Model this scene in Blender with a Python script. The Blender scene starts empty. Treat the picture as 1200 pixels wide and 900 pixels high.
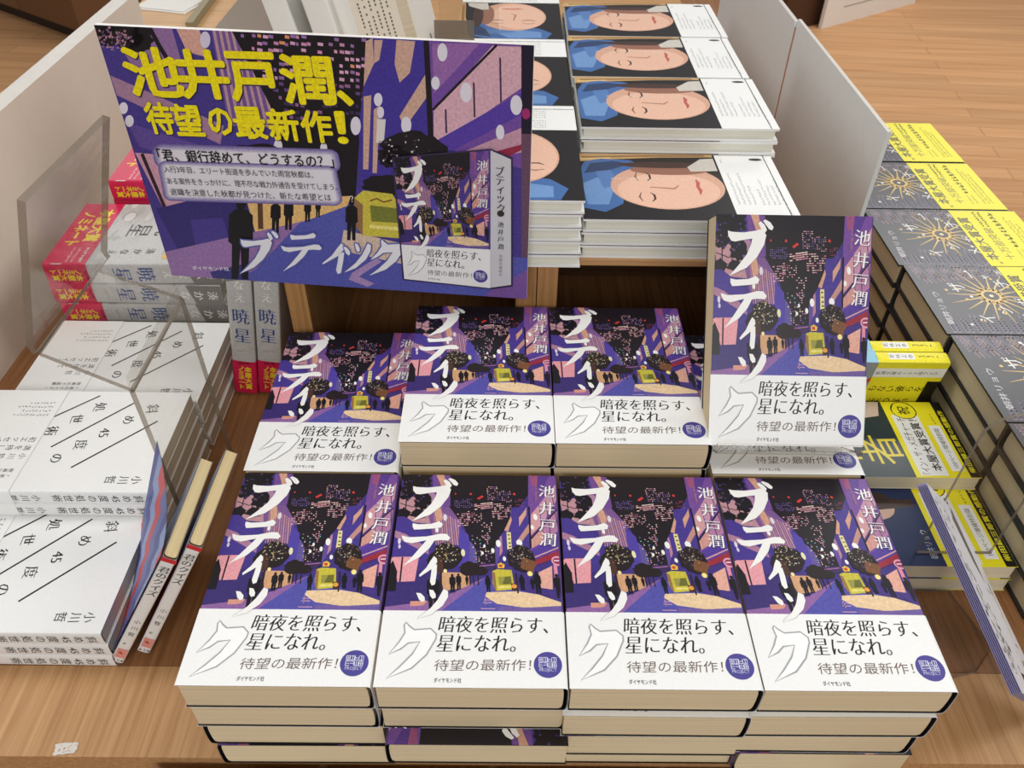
import bpy, math, random
from math import sin, cos, pi, radians
from mathutils import Matrix, Vector

# ------------------------------------------------------------------ camera, world, lights, exposure
SC = bpy.context.scene
COL = bpy.context.collection
FPX = 958.06
def set_camera():
    p, y, r = radians(41.443), radians(0.4559), radians(0.9261)
    f = Vector((sin(y)*cos(p), cos(y)*cos(p), -sin(p)))
    rt = Vector((cos(y), -sin(y), 0)); up = rt.cross(f)
    a = rt*cos(r) + up*sin(r); b = up*cos(r) - rt*sin(r)
    cam = bpy.data.cameras.new('camera'); o = bpy.data.objects.new('camera', cam); COL.objects.link(o)
    cam.sensor_width = 36; cam.sensor_fit = 'HORIZONTAL'; cam.lens = FPX/1200*36
    cam.clip_start = .01; cam.clip_end = 60
    cam.dof.use_dof = True; cam.dof.focus_distance = .70; cam.dof.aperture_fstop = 18
    o.matrix_world = Matrix(((a.x, b.x, -f.x, -.0443), (a.y, b.y, -f.y, -.2713), (a.z, b.z, -f.z, .5071), (0, 0, 0, 1)))
    SC.camera = o
set_camera()
vs = SC.view_settings
vs.view_transform = 'Standard'; vs.look = 'None'; vs.gamma = 1; vs.exposure = -.16; vs.use_curve_mapping = False
W = bpy.data.worlds.new('shop_air'); SC.world = W; W.use_nodes = True
W.node_tree.nodes['Background'].inputs[0].default_value = (1.0, .985, .96, 1)
W.node_tree.nodes['Background'].inputs[1].default_value = .28
def area(loc, size, power, target=(0, .3, 0), col=(1, .985, .965)):
    l = bpy.data.lights.new('ceiling_lamp', 'AREA'); l.shape = 'RECTANGLE'; l.size, l.size_y = size
    l.energy = power; l.color = col
    o = bpy.data.objects.new('ceiling_lamp', l); COL.objects.link(o); o.location = loc
    o.rotation_euler = (Vector(target)-Vector(loc)).to_track_quat('-Z', 'Y').to_euler()
area((-.55, -2.3, 1.75), (1.0, .7), 23)
area((.55, -2.3, 1.75), (1.0, .7), 23)
area((0, .45, 2.2), (1.8, .6), 13)
area((-2.3, .7, 1.9), (.7, 1.4), 23)
area((2.3, .7, 1.9), (.7, 1.4), 26)
area((2.2, 3.2, 2.1), (1.5, 1.5), 72, (2.2, 3.2, 0))
area((-2.4, 4.4, 2.1), (1.5, 1.5), 34, (-2.4, 3.4, 0))

# ------------------------------------------------------------------ materials
def lin(c):
    c = c/255
    return c/12.92 if c <= .04045 else ((c+.055)/1.055)**2.4
def rgb(c): return (lin(c[0]), lin(c[1]), lin(c[2]), 1)
MATS = {}
def base_mat(name):
    m = bpy.data.materials.new(name); m.use_nodes = True
    nt = m.node_tree; return m, nt, nt.nodes['Principled BSDF']
def ink(c, rough=.42, var=.10, scale=420.0):
    """printed paper: flat ink with a fine grain"""
    if min(c) > 195: var = min(var, .015)
    key = ('ink', tuple(c), rough, var)
    if key in MATS: return MATS[key]
    m, nt, b = base_mat('ink_%d_%d_%d' % tuple(c))
    tc = nt.nodes.new('ShaderNodeTexCoord'); n = nt.nodes.new('ShaderNodeTexNoise')
    n.inputs['Scale'].default_value = scale; n.inputs['Detail'].default_value = 3
    nt.links.new(tc.outputs['Object'], n.inputs['Vector'])
    r = nt.nodes.new('ShaderNodeValToRGB'); k = rgb(c)
    r.color_ramp.elements[0].position = .3; r.color_ramp.elements[1].position = .7
    r.color_ramp.elements[0].color = (k[0]*(1-var), k[1]*(1-var), k[2]*(1-var), 1)
    r.color_ramp.elements[1].color = (min(1, k[0]*(1+var)), min(1, k[1]*(1+var)), min(1, k[2]*(1+var)), 1)
    nt.links.new(n.outputs['Fac'], r.inputs['Fac']); nt.links.new(r.outputs['Color'], b.inputs['Base Color'])
    b.inputs['Roughness'].default_value = rough; b.inputs['Specular IOR Level'].default_value = .35
    MATS[key] = m; return m
def paint(c, rough=.5): return ink(c, rough, .03, 60.0)
def paper_edge(c=(226, 208, 172)):
    key = ('edge', c)
    if key in MATS: return MATS[key]
    m, nt, b = base_mat('page_edges')
    tc = nt.nodes.new('ShaderNodeTexCoord'); mp = nt.nodes.new('ShaderNodeMapping')
    mp.inputs['Scale'].default_value = (3, 3, 1500); nt.links.new(tc.outputs['Object'], mp.inputs['Vector'])
    n = nt.nodes.new('ShaderNodeTexNoise'); n.inputs['Scale'].default_value = 1; n.inputs['Detail'].default_value = 4
    nt.links.new(mp.outputs[0], n.inputs['Vector'])
    r = nt.nodes.new('ShaderNodeValToRGB'); k = rgb(c)
    r.color_ramp.elements[0].position = .32; r.color_ramp.elements[1].position = .62
    r.color_ramp.elements[0].color = (k[0]*.80, k[1]*.79, k[2]*.75, 1); r.color_ramp.elements[1].color = k
    nt.links.new(n.outputs['Fac'], r.inputs['Fac']); nt.links.new(r.outputs['Color'], b.inputs['Base Color'])
    b.inputs['Roughness'].default_value = .85; b.inputs['Specular IOR Level'].default_value = .1
    bp = nt.nodes.new('ShaderNodeBump'); bp.inputs['Strength'].default_value = .15; bp.inputs['Distance'].default_value = .0005
    nt.links.new(n.outputs['Fac'], bp.inputs['Height']); nt.links.new(bp.outputs[0], b.inputs['Normal'])
    MATS[key] = m; return m
def wood(c1, c2, axis='Y', sc=1.0, rough=.45, planks=None):
    key = ('wood', c1, c2, axis, sc, planks)
    if key in MATS: return MATS[key]
    m, nt, b = base_mat('wood_grain')
    tc = nt.nodes.new('ShaderNodeTexCoord'); mp = nt.nodes.new('ShaderNodeMapping')
    s = {'X': (6, 260, 260), 'Y': (260, 6, 260), 'Z': (260, 260, 6)}[axis]
    mp.inputs['Scale'].default_value = tuple(v*sc for v in s)
    nt.links.new(tc.outputs['Object'], mp.inputs['Vector'])
    n = nt.nodes.new('ShaderNodeTexNoise'); n.inputs['Scale'].default_value = 1; n.inputs['Detail'].default_value = 6
    n.inputs['Roughness'].default_value = .65
    nt.links.new(mp.outputs[0], n.inputs['Vector'])
    r = nt.nodes.new('ShaderNodeValToRGB')
    r.color_ramp.elements[0].position = .3; r.color_ramp.elements[1].position = .7
    r.color_ramp.elements[0].color = rgb(c1); r.color_ramp.elements[1].color = rgb(c2)
    nt.links.new(n.outputs['Fac'], r.inputs['Fac'])
    out = r.outputs['Color']
    if planks:
        br = nt.nodes.new('ShaderNodeTexBrick'); mp2 = nt.nodes.new('ShaderNodeMapping')
        mp2.inputs['Rotation'].default_value = (0, 0, radians(planks))
        nt.links.new(tc.outputs['Object'], mp2.inputs['Vector']); nt.links.new(mp2.outputs[0], br.inputs['Vector'])
        br.inputs['Scale'].default_value = 1; br.inputs['Brick Width'].default_value = 1.4; br.inputs['Row Height'].default_value = .09
        br.inputs['Mortar Size'].default_value = .0025; br.offset = .37
        br.inputs['Color1'].default_value = (.82, .82, .82, 1); br.inputs['Color2'].default_value = (1.05, 1.04, 1.02, 1); br.inputs['Mortar'].default_value = (.62, .58, .55, 1)
        mx = nt.nodes.new('ShaderNodeMixRGB'); mx.blend_type = 'MULTIPLY'; mx.inputs[0].default_value = .8
        nt.links.new(out, mx.inputs[1]); nt.links.new(br.outputs['Color'], mx.inputs[2]); out = mx.outputs[0]
        mp.inputs['Rotation'].default_value = (0, 0, radians(planks))
    nt.links.new(out, b.inputs['Base Color']); b.inputs['Roughness'].default_value = rough; b.inputs['Specular IOR Level'].default_value = .3
    MATS[key] = m; return m
def acrylic(kind='sheet'):
    key = ('acr', kind)
    if key in MATS: return MATS[key]
    m = bpy.data.materials.new('clear_acrylic' if kind == 'sheet' else 'acrylic_cut_edge'); m.use_nodes = True
    nt = m.node_tree; nt.nodes.clear(); o = nt.nodes.new('ShaderNodeOutputMaterial')
    t = nt.nodes.new('ShaderNodeBsdfTransparent'); mix = nt.nodes.new('ShaderNodeMixShader')
    if kind == 'sheet':
        t.inputs[0].default_value = (.965, .96, .95, 1)
        g = nt.nodes.new('ShaderNodeBsdfGlossy'); g.inputs['Roughness'].default_value = .06
        lw = nt.nodes.new('ShaderNodeLayerWeight'); lw.inputs[0].default_value = .5
        pw = nt.nodes.new('ShaderNodeMath'); pw.operation = 'POWER'; pw.inputs[1].default_value = 4
        mt = nt.nodes.new('ShaderNodeMath'); mt.operation = 'MULTIPLY_ADD'; mt.inputs[1].default_value = .5; mt.inputs[2].default_value = .018
        nt.links.new(lw.outputs['Facing'], pw.inputs[0]); nt.links.new(pw.outputs[0], mt.inputs[0]); nt.links.new(mt.outputs[0], mix.inputs[0])
    else:
        t.inputs[0].default_value = (.62, .58, .53, 1)
        g = nt.nodes.new('ShaderNodeBsdfPrincipled'); g.inputs['Base Color'].default_value = rgb((150, 140, 128)); g.inputs['Roughness'].default_value = .15
        mix.inputs[0].default_value = .5
    nt.links.new(t.outputs[0], mix.inputs[1]); nt.links.new(g.outputs[0], mix.inputs[2]); nt.links.new(mix.outputs[0], o.inputs[0])
    MATS[key] = m; return m

# ------------------------------------------------------------------ mesh collecting
class MB:
    def __init__(s): s.v = []; s.f = []; s.m = []; s.mats = []; s.idx = {}
    def mi(s, m):
        if m.name not in s.idx: s.idx[m.name] = len(s.mats); s.mats.append(m)
        return s.idx[m.name]
    def face(s, pts, m):
        n = len(s.v); s.v += [tuple(p) for p in pts]; s.f.append(tuple(range(n, n+len(pts)))); s.m.append(s.mi(m))
    def mesh(s, verts, faces, m):
        n = len(s.v); s.v += [tuple(p) for p in verts]; k = s.mi(m)
        for f in faces: s.f.append(tuple(i+n for i in f)); s.m.append(k)
    def box(s, a, b, m, top=None):
        (x0, y0, z0), (x1, y1, z1) = a, b
        v = [(x0, y0, z0), (x1, y0, z0), (x1, y1, z0), (x0, y1, z0), (x0, y0, z1), (x1, y0, z1), (x1, y1, z1), (x0, y1, z1)]
        s.mesh(v, [(0, 3, 2, 1), (0, 1, 5, 4), (1, 2, 6, 5), (2, 3, 7, 6), (3, 0, 4, 7)], m); s.mesh(v, [(4, 5, 6, 7)], top or m)
    def prism(s, prof, y0, y1, mfun):
        """closed (x,z) outline swept along y; mfun(i) gives each side's material, mfun(-1) the ends'"""
        n = len(prof)
        a = [(x, y0, z) for x, z in prof]; b = [(x, y1, z) for x, z in prof]
        for i in range(n):
            j = (i+1) % n
            s.face([a[i], a[j], b[j], b[i]], mfun(i))
        s.face(a[::-1], mfun(-1)); s.face(b, mfun(-1))
    def art(s, art, W, H, z, fn=None):
        for verts, faces, c, lv in art.items:
            fn2 = fn or (lambda x, y, h: ((x-W/2)/1000, (y-H/2)/1000, z+h))
            s.mesh([fn2(x, y, 2e-5+lv*5e-6) for x, y in verts], faces, ink(c, art.rough, art.var))
    def build(s, name, parent=None, smooth=False, weld=False):
        me = bpy.data.meshes.new(name); me.from_pydata(s.v, [], s.f)
        for m in s.mats: me.materials.append(m)
        me.polygons.foreach_set('material_index', s.m)
        me.update()
        if weld:
            import bmesh
            bm = bmesh.new(); bm.from_mesh(me); bmesh.ops.remove_doubles(bm, verts=bm.verts, dist=1e-5)
            bmesh.ops.recalc_face_normals(bm, faces=bm.faces); bm.to_mesh(me); bm.free()
        if smooth:
            for p in me.polygons: p.use_smooth = True
        o = bpy.data.objects.new(name, me); COL.objects.link(o); o.parent = parent
        return o
def tag(o, label=None, cat=None, group=None, kind=None):
    if label: o['label'] = label
    if cat: o['category'] = cat
    if group: o['group'] = group
    if kind: o['kind'] = kind
    return o
def empty(name, label, cat, group=None, loc=(0, 0, 0)):
    o = bpy.data.objects.new(name, None); COL.objects.link(o); o.location = loc; o.empty_display_size = .02
    return tag(o, label, cat, group)
def dup(root, label, group=None):
    r = root.copy(); COL.objects.link(r); r['label'] = label
    if group: r['group'] = group
    for ch in list(root.children):
        c = ch.copy(); COL.objects.link(c); c.parent = r
        for g in list(ch.children):
            d = g.copy(); COL.objects.link(d); d.parent = c
    return r

# ------------------------------------------------------------------ printed art (all in millimetres on the sheet)
def homog(src, dst):
    A = []; B = []
    for (x, y), (u, v) in zip(src, dst):
        A.append([x, y, 1, 0, 0, 0, -u*x, -u*y]); B.append(u)
        A.append([0, 0, 0, x, y, 1, -v*x, -v*y]); B.append(v)
    n = 8; M = [r+[b] for r, b in zip(A, B)]
    for i in range(n):
        p = max(range(i, n), key=lambda k: abs(M[k][i])); M[i], M[p] = M[p], M[i]
        for k in range(n):
            if k != i:
                f = M[k][i]/M[i][i]
                M[k] = [a-f*b for a, b in zip(M[k], M[i])]
    h = [M[i][8]/M[i][i] for i in range(n)]
    def fn(x, y):
        w = h[6]*x+h[7]*y+1
        return ((h[0]*x+h[1]*y+h[2])/w, (h[3]*x+h[4]*y+h[5])/w)
    return fn
def clip(poly, x0, y0, x1, y1):
    def cut(ps, ins, inter):
        out = []
        for i, p in enumerate(ps):
            q = ps[i-1]
            if ins(p):
                if not ins(q): out.append(inter(q, p))
                out.append(p)
            elif ins(q): out.append(inter(q, p))
        return out
    def ix(v): return lambda a, b: (v, a[1]+(b[1]-a[1])*(v-a[0])/(b[0]-a[0]))
    def iy(v): return lambda a, b: (a[0]+(b[0]-a[0])*(v-a[1])/(b[1]-a[1]), v)
    for ins, it in ((lambda p: p[0] >= x0, ix(x0)), (lambda p: p[0] <= x1, ix(x1)), (lambda p: p[1] >= y0, iy(y0)), (lambda p: p[1] <= y1, iy(y1))):
        poly = cut(poly, ins, it)
        if len(poly) < 3: return []
    return poly
TXT = {}
def glyphs(s, off=0.0, res=2):
    key = (s, off, res)
    if key not in TXT:
        c = bpy.data.curves.new('lettering', 'FONT'); c.body = s; c.size = 1; c.offset = off; c.fill_mode = 'FRONT'; c.resolution_u = res
        o = bpy.data.objects.new('lettering', c); COL.objects.link(o)
        dg = bpy.context.evaluated_depsgraph_get()
        m = bpy.data.meshes.new_from_object(o.evaluated_get(dg))
        TXT[key] = ([(v.co.x, v.co.y) for v in m.vertices], [tuple(p.vertices) for p in m.polygons])
        bpy.data.objects.remove(o); bpy.data.curves.remove(c); bpy.data.meshes.remove(m)
    return TXT[key]
class Art:
    def __init__(s, W, H, rough=.42, var=.10, box=None):
        s.W, s.H, s.rough, s.var, s.items, s.lv = W, H, rough, var, [], 0
        s.box = box or (0, 0, W, H); s.fn = None
    def P(s, p): return s.fn(*p) if s.fn else p
    def poly(s, pts, c, up=True):
        q = clip([s.P(p) for p in pts], *s.box)
        if len(q) >= 3:
            a = sum(q[i-1][0]*q[i][1]-q[i][0]*q[i-1][1] for i in range(len(q)))
            if a < 0: q = q[::-1]
            s.items.append((q, [tuple(range(len(q)))], c, s.lv))
        if up: s.lv += 1
    def rect(s, x0, y0, x1, y1, c, up=True): s.poly([(x0, y0), (x1, y0), (x1, y1), (x0, y1)], c, up)
    def oval(s, x, y, rx, ry, c, up=True, n=18, rot=0, jag=0, rnd=None):
        pts = []
        for i in range(n):
            a = 2*pi*i/n; k = 1+(rnd.uniform(-jag, jag) if rnd else 0)
            u, v = rx*k*cos(a), ry*k*sin(a)
            pts.append((x+u*cos(rot)-v*sin(rot), y+u*sin(rot)+v*cos(rot)))
        s.poly(pts, c, up)
    def stroke(s, pts, ws, c, up=True):
        if not isinstance(ws, (list, tuple)): ws = [ws]*len(pts)
        L = []; R = []
        for i, (x, y) in enumerate(pts):
            a = pts[max(0, i-1)]; b = pts[min(len(pts)-1, i+1)]
            d = math.hypot(b[0]-a[0], b[1]-a[1]) or 1; nx, ny = -(b[1]-a[1])/d*ws[i]/2, (b[0]-a[0])/d*ws[i]/2
            L.append((x+nx, y+ny)); R.append((x-nx, y-ny))
        for i in range(len(pts)-1):
            s.poly([L[i], L[i+1], R[i+1], R[i]], c, False)
        if up: s.lv += 1
    def _put(s, V, F, A, c, shifts):
        for dx, dy in shifts:
            vs_ = [A(x+dx, y+dy) for x, y in V]
            s.items.append((vs_, F, c, s.lv)); s.lv += 1
    STY = {'plain': (0, [(0, 0)]), 'bold': (0, [(-.018, .0), (.018, 0), (0, .016), (0, -.016)]),
           'heavy': (0, [(.03*cos(pi*k/4), .03*sin(pi*k/4)) for k in range(8)]), 'mincho': (-.013, [(-.026, 0), (.026, 0), (0, 0)]), 'light': (-.012, [(0, 0)])}
    def text(s, t, pL, pR, h=None, c=(20, 20, 22), style='plain', shear=0, mm=False):
        """one line from pL to pR (its bottom corners), height h"""
        off, sh = s.STY[style]; V, F = glyphs(t, off)
        if not V: return
        a, b = (pL, pR) if mm else (s.P(pL), s.P(pR))
        x0 = min(v[0] for v in V); x1 = max(v[0] for v in V); y0 = min(v[1] for v in V); y1 = max(v[1] for v in V)
        L = math.hypot(b[0]-a[0], b[1]-a[1]); ux, uy = (b[0]-a[0])/L, (b[1]-a[1])/L
        k = L/(x1-x0); ky = k if h is None else h/(y1-y0)
        def A(x, y):
            u, v = (x-x0)*k, (y-y0)*ky; u += shear*v
            return (a[0]+u*ux-v*uy, a[1]+u*uy+v*ux)
        s._put(V, F, A, c, sh)
    def char(s, ch, x, y, size, c, style='plain', rot=0, sx=1):
        """one character centred on x,y (mm), size = height of its square"""
        off, sh = s.STY[style]; V, F = glyphs(ch, off)
        if not V: return
        cx = (min(v[0] for v in V)+max(v[0] for v in V))/2; cy = (min(v[1] for v in V)+max(v[1] for v in V))/2
        E = .93; k = size/E; ca, sa = cos(rot), sin(rot)
        if ch in 'ー、。': cy = (.38 if ch == 'ー' else cy+.35)
        def A(vx, vy):
            u, v = (vx-cx)*k*sx, (vy-cy)*k
            return (x+u*ca-v*sa, y+u*sa+v*ca)
        s._put(V, F, A, c, sh)
    def fine(s, pL, pR, h, c, seed=1):
        """a line of print too small to read: type-like ticks"""
        r = random.Random(seed+int(pL[0]*7+pL[1]*13)); L = math.hypot(pR[0]-pL[0], pR[1]-pL[1]); ux, uy = (pR[0]-pL[0])/L, (pR[1]-pL[1])/L
        n = max(1, int(L/(h*1.08)))
        for i in range(n):
            for _ in range(4 if h < 4 else 9):
                u, v = (i+.08)*L/n+r.uniform(0, .45)*h, r.uniform(0, .8)*h
                w, k = (r.uniform(.35, .8)*h, h*.13) if r.random() < .55 else (h*.13, r.uniform(.3, .7)*h)
                k = min(k, h-v)
                s.poly([(pL[0]+a*ux-b*uy, pL[1]+a*uy+b*ux) for a, b in ((u, v), (u+w, v), (u+w, v+k), (u, v+k))], c, False)
        s.lv += 1
    def vtext(s, t, p0, p1, size, c, style='plain', rot=0, sx=1):
        n = len(t)
        for i, ch in enumerate(t):
            f = i/(n-1) if n > 1 else 0
            s.char(ch, p0[0]+(p1[0]-p0[0])*f, p0[1]+(p1[1]-p0[1])*f, size, c, style, rot, sx)
    def place(s, other, fn, box=None):
        """reprint another sheet's art through a mapping"""
        top = 0
        for V, F, c, lv in other.items:
            s.items.append(([fn(x, y) for x, y in V], F, c, s.lv+lv)); top = max(top, lv)
        s.lv += top+1
def person(A, x, y0, h, c=(22, 18, 26)):
    w = h*.13
    A.oval(x, y0+h*.08, h*.065, h*.08, c, False, 10)
    A.poly([(x-w*.5, y0+h*.15), (x+w*.5, y0+h*.15), (x+w*1.1, y0+h*.22), (x+w*1.15, y0+h*.55), (x+w*.8, y0+h*.58), (x+w*.75, y0+h*1.0), (x+w*.15, y0+h), (x, y0+h*.62), (x-w*.2, y0+h), (x-w*.8, y0+h), (x-w*.8, y0+h*.58), (x-w*1.15, y0+h*.55), (x-w*1.1, y0+h*.22)], c)
def specks(A, rnd, n, f, cols, smin, smax):
    for _ in range(n):
        x, y = f(); w, h = rnd.uniform(smin, smax), rnd.uniform(smin, smax)
        A.poly([(x-w, y-h*.4), (x+w*.6, y-h), (x+w, y+h*.5), (x-w*.5, y+h)], rnd.choice(cols), False)
    A.lv += 1
def in_oval(rnd, x, y, rx, ry):
    def f():
        a = rnd.uniform(0, 2*pi); r = rnd.random()**.5
        return x+rx*r*cos(a), y+ry*r*sin(a)
    return f
def offset_poly(pts, d):
    a = sum(pts[i-1][0]*pts[i][1]-pts[i][0]*pts[i-1][1] for i in range(len(pts)))
    sg = 1 if a > 0 else -1; out = []
    for i, p in enumerate(pts):
        q, r = pts[i-1], pts[(i+1) % len(pts)]
        n = Vector((0, 0))
        for u, v in ((q, p), (p, r)):
            e = Vector((v[0]-u[0], v[1]-u[1]))
            if e.length: e.normalize(); n += Vector((e.y, -e.x))*sg
        n = n.normalized() if n.length else n
        out.append((p[0]+n.x*d, p[1]+n.y*d))
    return out

# title lettering, brush cut, traced as outlines (crop units of the standing book)
BU = [[(203, 182), (225, 190), (300, 193), (380, 180), (412, 170), (432, 180), (446, 203), (428, 262), (378, 342), (310, 408), (200, 463), (258, 405), (318, 332), (352, 264), (360, 224), (320, 228), (245, 244), (222, 240), (206, 212)],
      [(405, 128), (418, 118), (440, 140), (452, 168), (440, 186), (426, 176)], [(437, 112), (450, 106), (478, 122), (496, 150), (488, 166), (472, 160)]]
TE = [[(205, 484), (240, 492), (320, 486), (368, 466), (386, 484), (376, 506), (330, 514), (255, 522), (214, 526), (206, 506)],
      [(140, 576), (180, 590), (290, 582), (375, 560), (408, 561), (428, 586), (418, 602), (370, 600), (334, 604), (302, 660), (244, 724), (155, 785), (214, 716), (268, 640), (290, 604), (198, 626), (158, 616), (146, 596)]]
SI = [[(332, 722), (344, 736), (346, 758), (320, 800), (250, 856), (248, 848), (290, 800), (316, 750)], [(322, 784), (346, 778), (342, 830), (332, 905), (318, 912), (310, 890), (318, 830)]]
TSU = [[(232, 965), (252, 968), (272, 990), (274, 1010), (262, 1016), (248, 1002)], [(304, 944), (322, 948), (334, 972), (334, 990), (320, 994), (310, 978)], [(384, 940), (404, 952), (402, 986), (372, 1038), (310, 1090), (240, 1118), (246, 1112), (310, 1060), (352, 1006), (374, 962)]]
KU = [[(222, 365), (236, 384), (262, 404), (345, 397), (372, 424), (368, 448), (322, 528), (250, 596), (135, 648), (198, 594), (258, 530), (296, 462), (232, 468), (194, 500), (142, 528), (192, 468), (220, 418), (216, 376)]]
# crop frames of the standing copy -> millimetres on the cover (128.5 x 188)
NW, NH, NT = 128.5, 188.0, 29.2
_h = homog([(854.2, 263.8), (1045.4, 261.4), (1012.3, 522.3), (834.4, 522.3)], [(0, NH), (NW, NH), (NW, 0), (0, 0)])
c1 = lambda x, y: _h(830+x/5.4545, 250+y/5.4545)
c2 = lambda x, y: _h(820+x/5.2174, 390+y/5.2174)
WH, BLK, INDIGO, VIO, PINK, TAN, LILAC = (240, 239, 236), (24, 20, 26), (66, 52, 126), (112, 74, 144), (212, 158, 172), (206, 156, 132), (146, 108, 156)
def novel_art():
    rnd = random.Random(7); A = Art(NW, NH, .36, .12, (0, 0, NW-2.2, NH)); A.fn = c1
    P = A.poly
    P([(90, 60), (1190, 55), (1150, 1250), (20, 1250)], INDIGO)
    P([(420, 60), (975, 60), (965, 215), (880, 335), (800, 480), (742, 560), (700, 640), (690, 800), (585, 800), (560, 650), (520, 500), (500, 460), (430, 345)], (30, 25, 32))
    # left side: foliage, pale wall, indigo house front
    P([(110, 270), (200, 265), (300, 300), (330, 480), (210, 470), (120, 400)], (186, 140, 148))
    P([(330, 75), (450, 75), (440, 340), (340, 340)], VIO)
    P([(355, 70), (408, 70), (420, 170), (396, 200)], TAN)
    P([(300, 180), (350, 250), (330, 470), (300, 440)], (170, 128, 160))
    for x in (160, 225): A.stroke([(x, 270), (x-6, 430)], 7, BLK)
    A.stroke([(120, 320), (200, 350), (280, 330)], 6, BLK); A.stroke([(130, 380), (220, 400)], 6, BLK)
    for (x, y, rx, ry) in ((225, 125, 110, 85), (160, 235, 55, 60), (265, 300, 60, 70), (140, 400, 40, 45), (240, 400, 52, 36)):
        A.oval(x, y, rx, ry, BLK, True, 22, 0, .22, rnd)
    specks(A, rnd, 26, in_oval(rnd, 210, 200, 100, 140), [(74, 58, 120), (110, 80, 110)], 4, 10)
    P([(100, 430), (150, 425), (300, 560), (330, 600), (300, 770), (80, 760)], (70, 54, 138))
    P([(98, 535), (160, 560), (300, 660), (300, 705), (90, 580)], (170, 122, 150))
    P([(290, 330), (435, 345), (505, 470), (492, 640), (330, 610)], (120, 84, 140))
    for i in range(11):
        f = i/10; x = 345+f*145
        A.stroke([(x-10, 350+f*100), (x, 635)], 7, (196, 150, 150) if i % 2 else (170, 124, 140), False)
    A.lv += 1
    P([(340, 370), (380, 350), (390, 440), (350, 480)], TAN)
    P([(490, 500), (545, 560), (545, 790), (470, 790)], (80, 66, 160))
    P([(548, 600), (575, 640), (590, 800), (540, 800)], (96, 84, 150))
    # lit windows of the far towers
    def win(x0, y0, x1, y1, nx, ny, cols, fill, slope=0, w=.55, h=.42):
        dx, dy = (x1-x0)/nx, (y1-y0)/ny
        for i in range(nx):
            for j in range(ny):
                if rnd.random() < fill:
                    x, y = x0+dx*(i+.2), y0+dy*(j+.25)+slope*i*dx
                    P([(x, y), (x+dx*w*rnd.uniform(.7, 1.3), y+slope*dx*w), (x+dx*w, y+dy*h+slope*dx*w), (x, y+dy*h)], rnd.choice(cols), False)
        A.lv += 1
    pk = [(214, 150, 160), (226, 176, 178), (190, 130, 160), (238, 206, 200)]
    vi = [(112, 92, 160), (140, 108, 170), (92, 84, 150)]
    win(682, 165, 758, 285, 6, 9, vi+pk, .75); win(760, 200, 842, 300, 6, 8, vi+pk[:2], .6); win(860, 268, 915, 335, 5, 6, [(190, 70, 90), (150, 90, 150)], .6)
    win(465, 275, 585, 352, 9, 6, vi, .7); win(590, 315, 712, 368, 6, 4, pk, .9, -.16, .95, .5); win(700, 310, 832, 442, 8, 9, pk, .62, -.05, .8, .4)
    win(478, 380, 560, 500, 6, 8, pk, .6, -.1, .8); win(540, 385, 640, 470, 7, 6, [(190, 90, 100)]+pk, .6); win(560, 560, 680, 780, 8, 16, vi+pk+[(110, 190, 190), (220, 210, 180)], .32, 0, .5, .5)
    win(625, 460, 700, 600, 5, 9, pk+[(220, 200, 190)], .4)
    for x, y, r in ((478, 235, 6), (577, 235, 8), (862, 228, 9)): A.oval(x, y, r, r*1.2, (206, 60, 58), False, 8)
    A.stroke([(620, 275), (655, 250)], 16, (206, 60, 58))
    # right side houses
    P([(830, 342), (945, 330), (960, 215), (975, 60), (1000, 60), (940, 650), (750, 670), (740, 560), (800, 480)], (72, 56, 140))
    P([(870, 420), (915, 360), (928, 335), (920, 395), (864, 490)], TAN); P([(768, 520), (820, 410), (824, 440), (790, 530)], TAN)
    P([(828, 610), (925, 470), (930, 520), (850, 625)], (190, 140, 130)); P([(735, 570), (748, 560), (742, 680), (716, 720)], (180, 130, 150))
    P([(700, 640), (735, 570), (720, 720), (690, 790)], (96, 74, 150))
    P([(975, 60), (1190, 55), (1150, 720), (905, 720), (940, 330)], (116, 76, 150))
    P([(985, 60), (1040, 62), (1035, 140), (985, 160)], (150, 80, 120)); P([(1040, 60), (1120, 60), (1060, 170), (1020, 170)], (90, 60, 140))
    P([(950, 395), (1010, 320), (1000, 480), (925, 560)], (206, 154, 156)); P([(925, 590), (1005, 500), (1005, 600), (920, 650)], (206, 150, 140))
    P([(1015, 310), (1175, 100), (1172, 210), (1010, 470)], (196, 146, 168)); P([(1010, 495), (1165, 290), (1150, 480), (1010, 590)], (176, 122, 160))
    P([(920, 660), (1160, 520), (1160, 620), (915, 740)], (84, 60, 150))
    A.stroke([(945, 330), (915, 650)], 11, BLK); A.stroke([(925, 580), (1150, 320)], 8, BLK); A.stroke([(1060, 280), (1050, 560)], 5, (60, 40, 70)); A.stroke([(1110, 220), (1105, 520)], 5, (60, 40, 70))
    P([(780, 535), (806, 535), (800, 662), (772, 662)], (226, 214, 150))
    for y in (555, 585, 615, 640): A.stroke([(784, y), (798, y)], 8, BLK, False)
    for x, y, rx, ry, c in ((405, 430, 12, 26, (222, 212, 226)), (352, 525, 10, 20, WH), (975, 414, 13, 25, WH), (945, 495, 10, 18, WH), (850, 612, 18, 24, WH), (722, 620, 15, 26, WH), (684, 672, 10, 18, WH), (748, 728, 10, 16, WH), (124, 614, 9, 22, (220, 210, 226)), (126, 652, 8, 16, (210, 200, 220)), (505, 690, 12, 26, (230, 226, 180)), (620, 690, 8, 12, WH), (636, 640, 7, 12, WH)):
        A.oval(x, y, rx, ry, c, False, 14)
    A.lv += 1
    # shop fronts, pavement, road (second crop frame)
    A.fn = c2
    P([(105, 30), (400, 60), (400, 320), (90, 320)], (58, 44, 110))
    P([(140, -35), (285, -40), (262, 118), (168, 124)], (226, 156, 164)); P([(120, -30), (160, -30), (150, 60), (120, 60)], (226, 156, 164))
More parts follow.
